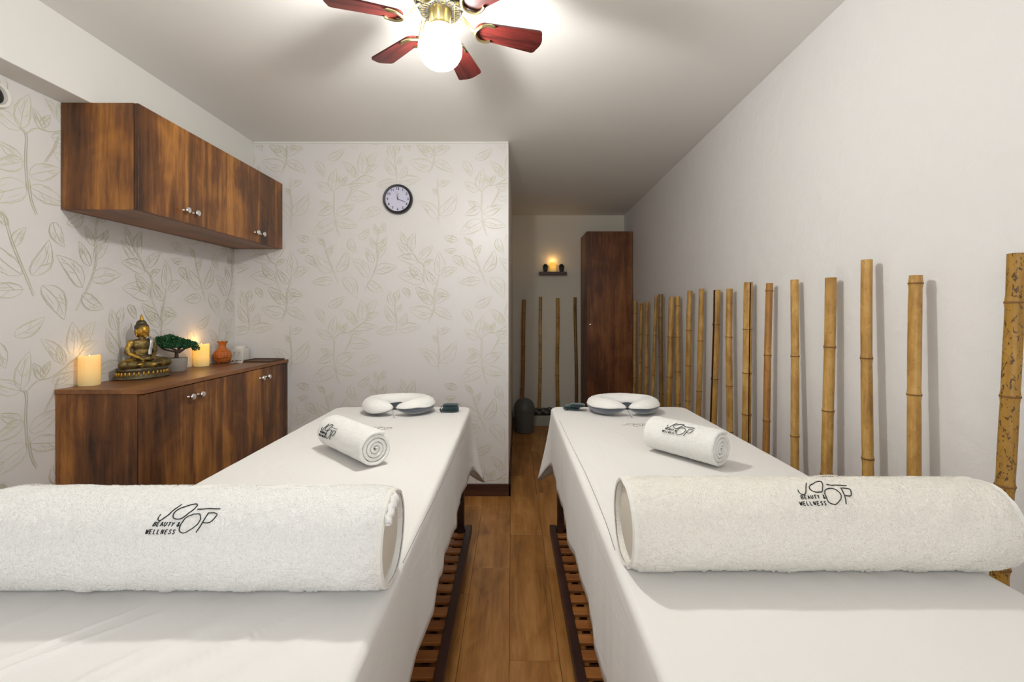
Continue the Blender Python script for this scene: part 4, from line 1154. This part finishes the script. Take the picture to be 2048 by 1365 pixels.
# ---------------------------------------------------------------- bamboo canes
def culm(xt, yt, xb, yb, wpx, nodes, label, mat, wall='right', slot=None, group=None, off_t=.022, off_b=.055, z0=0.0):
    """px position of the top and of the lowest visible point, px width, px rows of the nodes"""
    def place(x, y, off):
        if wall == 'right': d = F * (1.191 - off) / ((x - 1024) - 23.8)
        else: d = YA - off
        return Vector(((x - 1024) * d / F, d, CZ - (y - 626) * d / F))
    d0 = place(xt, yt, .05).y; r = wpx * d0 / F / 2 / math.sqrt(1 + ((xt - 1024) / F) ** 2)
    pt = place(xt, yt, off_t + r)
    # fixed point for the lower sighting, using the lean of the cane
    pb = place(xb, yb, off_t + r + (off_b - off_t) * (pt.z - .6) / pt.z)
    k = (pt.z - z0) / max(.3, (pt.z - pb.z))
    foot = pt + (pb - pt) * k; foot.z = z0
    if wall != 'right': foot.y = min(foot.y, YA - .03 - r); foot.y = max(foot.y, 5.27)
    t = thing('bamboo_cane', label, 'bamboo', foot, 0, group)
    axis = pt - foot; H = axis.length; ax = axis.normalized()
    zs = []
    for ny in nodes: zs.append((CZ - (ny - 626) * pt.y / F - z0) / pt.z * H / (1 - z0 / pt.z) if True else 0)
    zs = sorted(zs)
    gap = (zs[1] - zs[0]) if len(zs) > 1 else .22
    gap = max(.12, min(.35, gap)); lo = zs[0] - gap * .93
    while lo > .05: zs.append(lo); lo -= gap * .9
    zs = sorted(z for z in zs if .02 < z < H - .004)
    sd = random.Random(label); bx, by = sd.uniform(-.006, .006), sd.uniform(-.004, .004)
    def ctr(s): return ax * s + Vector((bx * math.sin(PI * s / H * 1.7), by * math.sin(PI * s / H * 1.3), 0))
    st = sorted(set([0, .004, H - .004, H] + [z + e for z in zs for e in (-.016, -.005, -.002, .002, .005, .016)] + [H * i / 14 for i in range(15)]))
    st = [s for s in st if 0 <= s <= H]
    n = 28
    def rad(s):
        q = r * (1 + .05 * (1 - s / H))
        for z in zs:
            e = abs(s - z); q += r * .07 * math.exp(-(e / .006) ** 2) - r * .05 * math.exp(-(e / .03) ** 2) * (0 if e < .006 else 1)
        return q
    b = bmesh.new(); fr = frames([Vector((0, 0, 0)), ax])[0]
    if slot is None: angs = [2 * PI * i / n for i in range(n)]; closed = True
    else:
        a0, wd = slot; angs = [a0 + wd / 2 + (2 * PI - wd) * i / n for i in range(n + 1)]; closed = False
    def ring(s, f): return [b.verts.new(ctr(s) + (Vector((1, 0, 0)) * math.cos(a) + Vector((0, 1, 0)) * math.sin(a)) * rad(s) * f) for a in angs]
    O = [ring(s, 1) for s in st]; I = [ring(s, .80) for s in st]
    m = len(angs); rng = range(m if closed else m - 1)
    for G, mi in ((O, 0), (I, 1)):
        for A, B in zip(G, G[1:]):
            for i in rng: f = b.faces.new((A[i], A[(i + 1) % m], B[(i + 1) % m], B[i])); f.material_index = mi
    for j in (0, -1):
        for i in rng: b.faces.new((O[j][i], O[j][(i + 1) % m], I[j][(i + 1) % m], I[j][i]))
    if not closed:
        for k2 in range(len(st) - 1):
            for i in (0, -1): f = b.faces.new((O[k2][i], O[k2 + 1][i], I[k2 + 1][i], I[k2][i])); f.material_index = 1
    bmesh.ops.recalc_face_normals(b, faces=b.faces[:])
    if slot is None:
        pass
    obj('culm', b, [mat, M['bamboo_in']], t, local=True, smooth=True)
    for z in zs:
        b = bmesh.new(); R = rad(z) * 1.01; m2 = len(angs); rr_ = []
        for a in angs:
            dv = Vector((math.cos(a), math.sin(a), 0)); c = ctr(z)
            rr_.append([b.verts.new(c + dv * (R + h) + Vector((0, 0, dz))) for h, dz in ((-.002, -.0035), (.0003, -.0024), (.0008, 0), (.0001, .002), (-.002, .003))])
        for i in rng:
            A, B = rr_[i], rr_[(i + 1) % m2]
            for q in range(4): b.faces.new((A[q], A[q + 1], B[q + 1], B[q]))
        bmesh.ops.recalc_face_normals(b, faces=b.faces[:])
        obj('node_ring', b, M['node'], t, local=True, smooth=True)
    return t
BM, BO, BR, BS = M['bamboo'], M['bamboo_old'], M['bamboo_red'], M['bamboo_spot']
PW = 'on the right wall'
culm(2033, 507, 2008.5, 973, 43, [605, 794, 974], 'thickest speckled bamboo cane at the right edge of the photo', BS)
culm(1835, 551, 1826.5, 957, 30, [567, 789], 'thick bamboo cane second nearest the camera, node just under its top', BM)
culm(1735, 520, 1735.6, 955, 24.5, [716, 913], 'tallest bamboo cane, third nearest the camera on the right wall', BM)
culm(1659.7, 556, 1655, 948, 24, [694, 821, 947], 'straight bamboo cane fourth nearest the camera, three visible nodes', BM)
culm(1587.6, 560, 1590.7, 925, 17, [712, 868], 'bamboo cane fifth nearest the camera, slightly kinked', BM)
culm(1540.5, 567, 1531, 893, 15, [582, 711, 842], 'amber bamboo cane sixth nearest the camera, leaning left', BR)
culm(1497, 565, 1492.6, 875, 18, [659, 746, 828], 'lengthwise split bamboo cane with dark gap, seventh nearest the camera', BM, slot=(math.radians(-88), .30))
culm(1460.7, 578, 1458.5, 850, 13.5, [674, 771], 'smooth bamboo cane eighth nearest the camera, right of a split cane', BM)
culm(1433, 580, 1427.5, 840, 14.5, [649, 758], 'split bamboo cane with dark open left side, ninth nearest the camera', BM, slot=(math.radians(-165), .75))
culm(1403.5, 578, 1397, 829, 11, [682, 783], 'slim bamboo cane tenth nearest the camera', BM)
culm(1381, 582, 1374.5, 813, 11, [661, 732, 802], 'leaning slim bamboo cane eleventh nearest the camera', BM)
culm(1355.5, 593, 1355.5, 812, 10.5, [612, 674, 742], 'right cane of the touching bamboo pair', BM)
culm(1343, 594, 1338, 810, 12, [674, 754], 'left cane of the touching bamboo pair', BM)
culm(1323, 589, 1321, 790, 9, [635, 713], 'dark olive brown bamboo cane fifth from the tall cabinet', BO)
culm(1312, 591, 1306, 785, 6.5, [672, 751], 'thin bamboo cane fourth from the tall cabinet', BM)
culm(1295, 604, 1291.5, 783, 8, [670, 734], 'bamboo cane third from the tall cabinet', BM)
culm(1283.5, 606, 1278.7, 783, 6.4, [610, 669, 726], 'thinnest bamboo cane second from the tall cabinet', BM)
culm(1270.5, 602, 1268.5, 783, 7, [627, 690, 755], 'bamboo cane partly hidden behind the tall cabinet edge', BM)
for a in ((1049, 599.6, 1044, 791, 7.5, [625, 693, 722, 779], 'bamboo cane on the alcove back wall behind the bin', BR),
          (1082, 594, 1078, 826, 6, [620, 672, 737, 786], 'alcove bamboo cane under the left end of the wall shelf', BM),
          (1114.6, 597, 1115.7, 809, 6.5, [636, 696, 751], 'alcove bamboo cane under the candle on the shelf', BM),
          (1150.5, 595, 1152.5, 804, 6, [620, 672, 731], 'alcove bamboo cane beside the tall cabinet left edge', BO)):
    culm(*a, wall='back', off_t=.012, off_b=.06, z0=.1128)
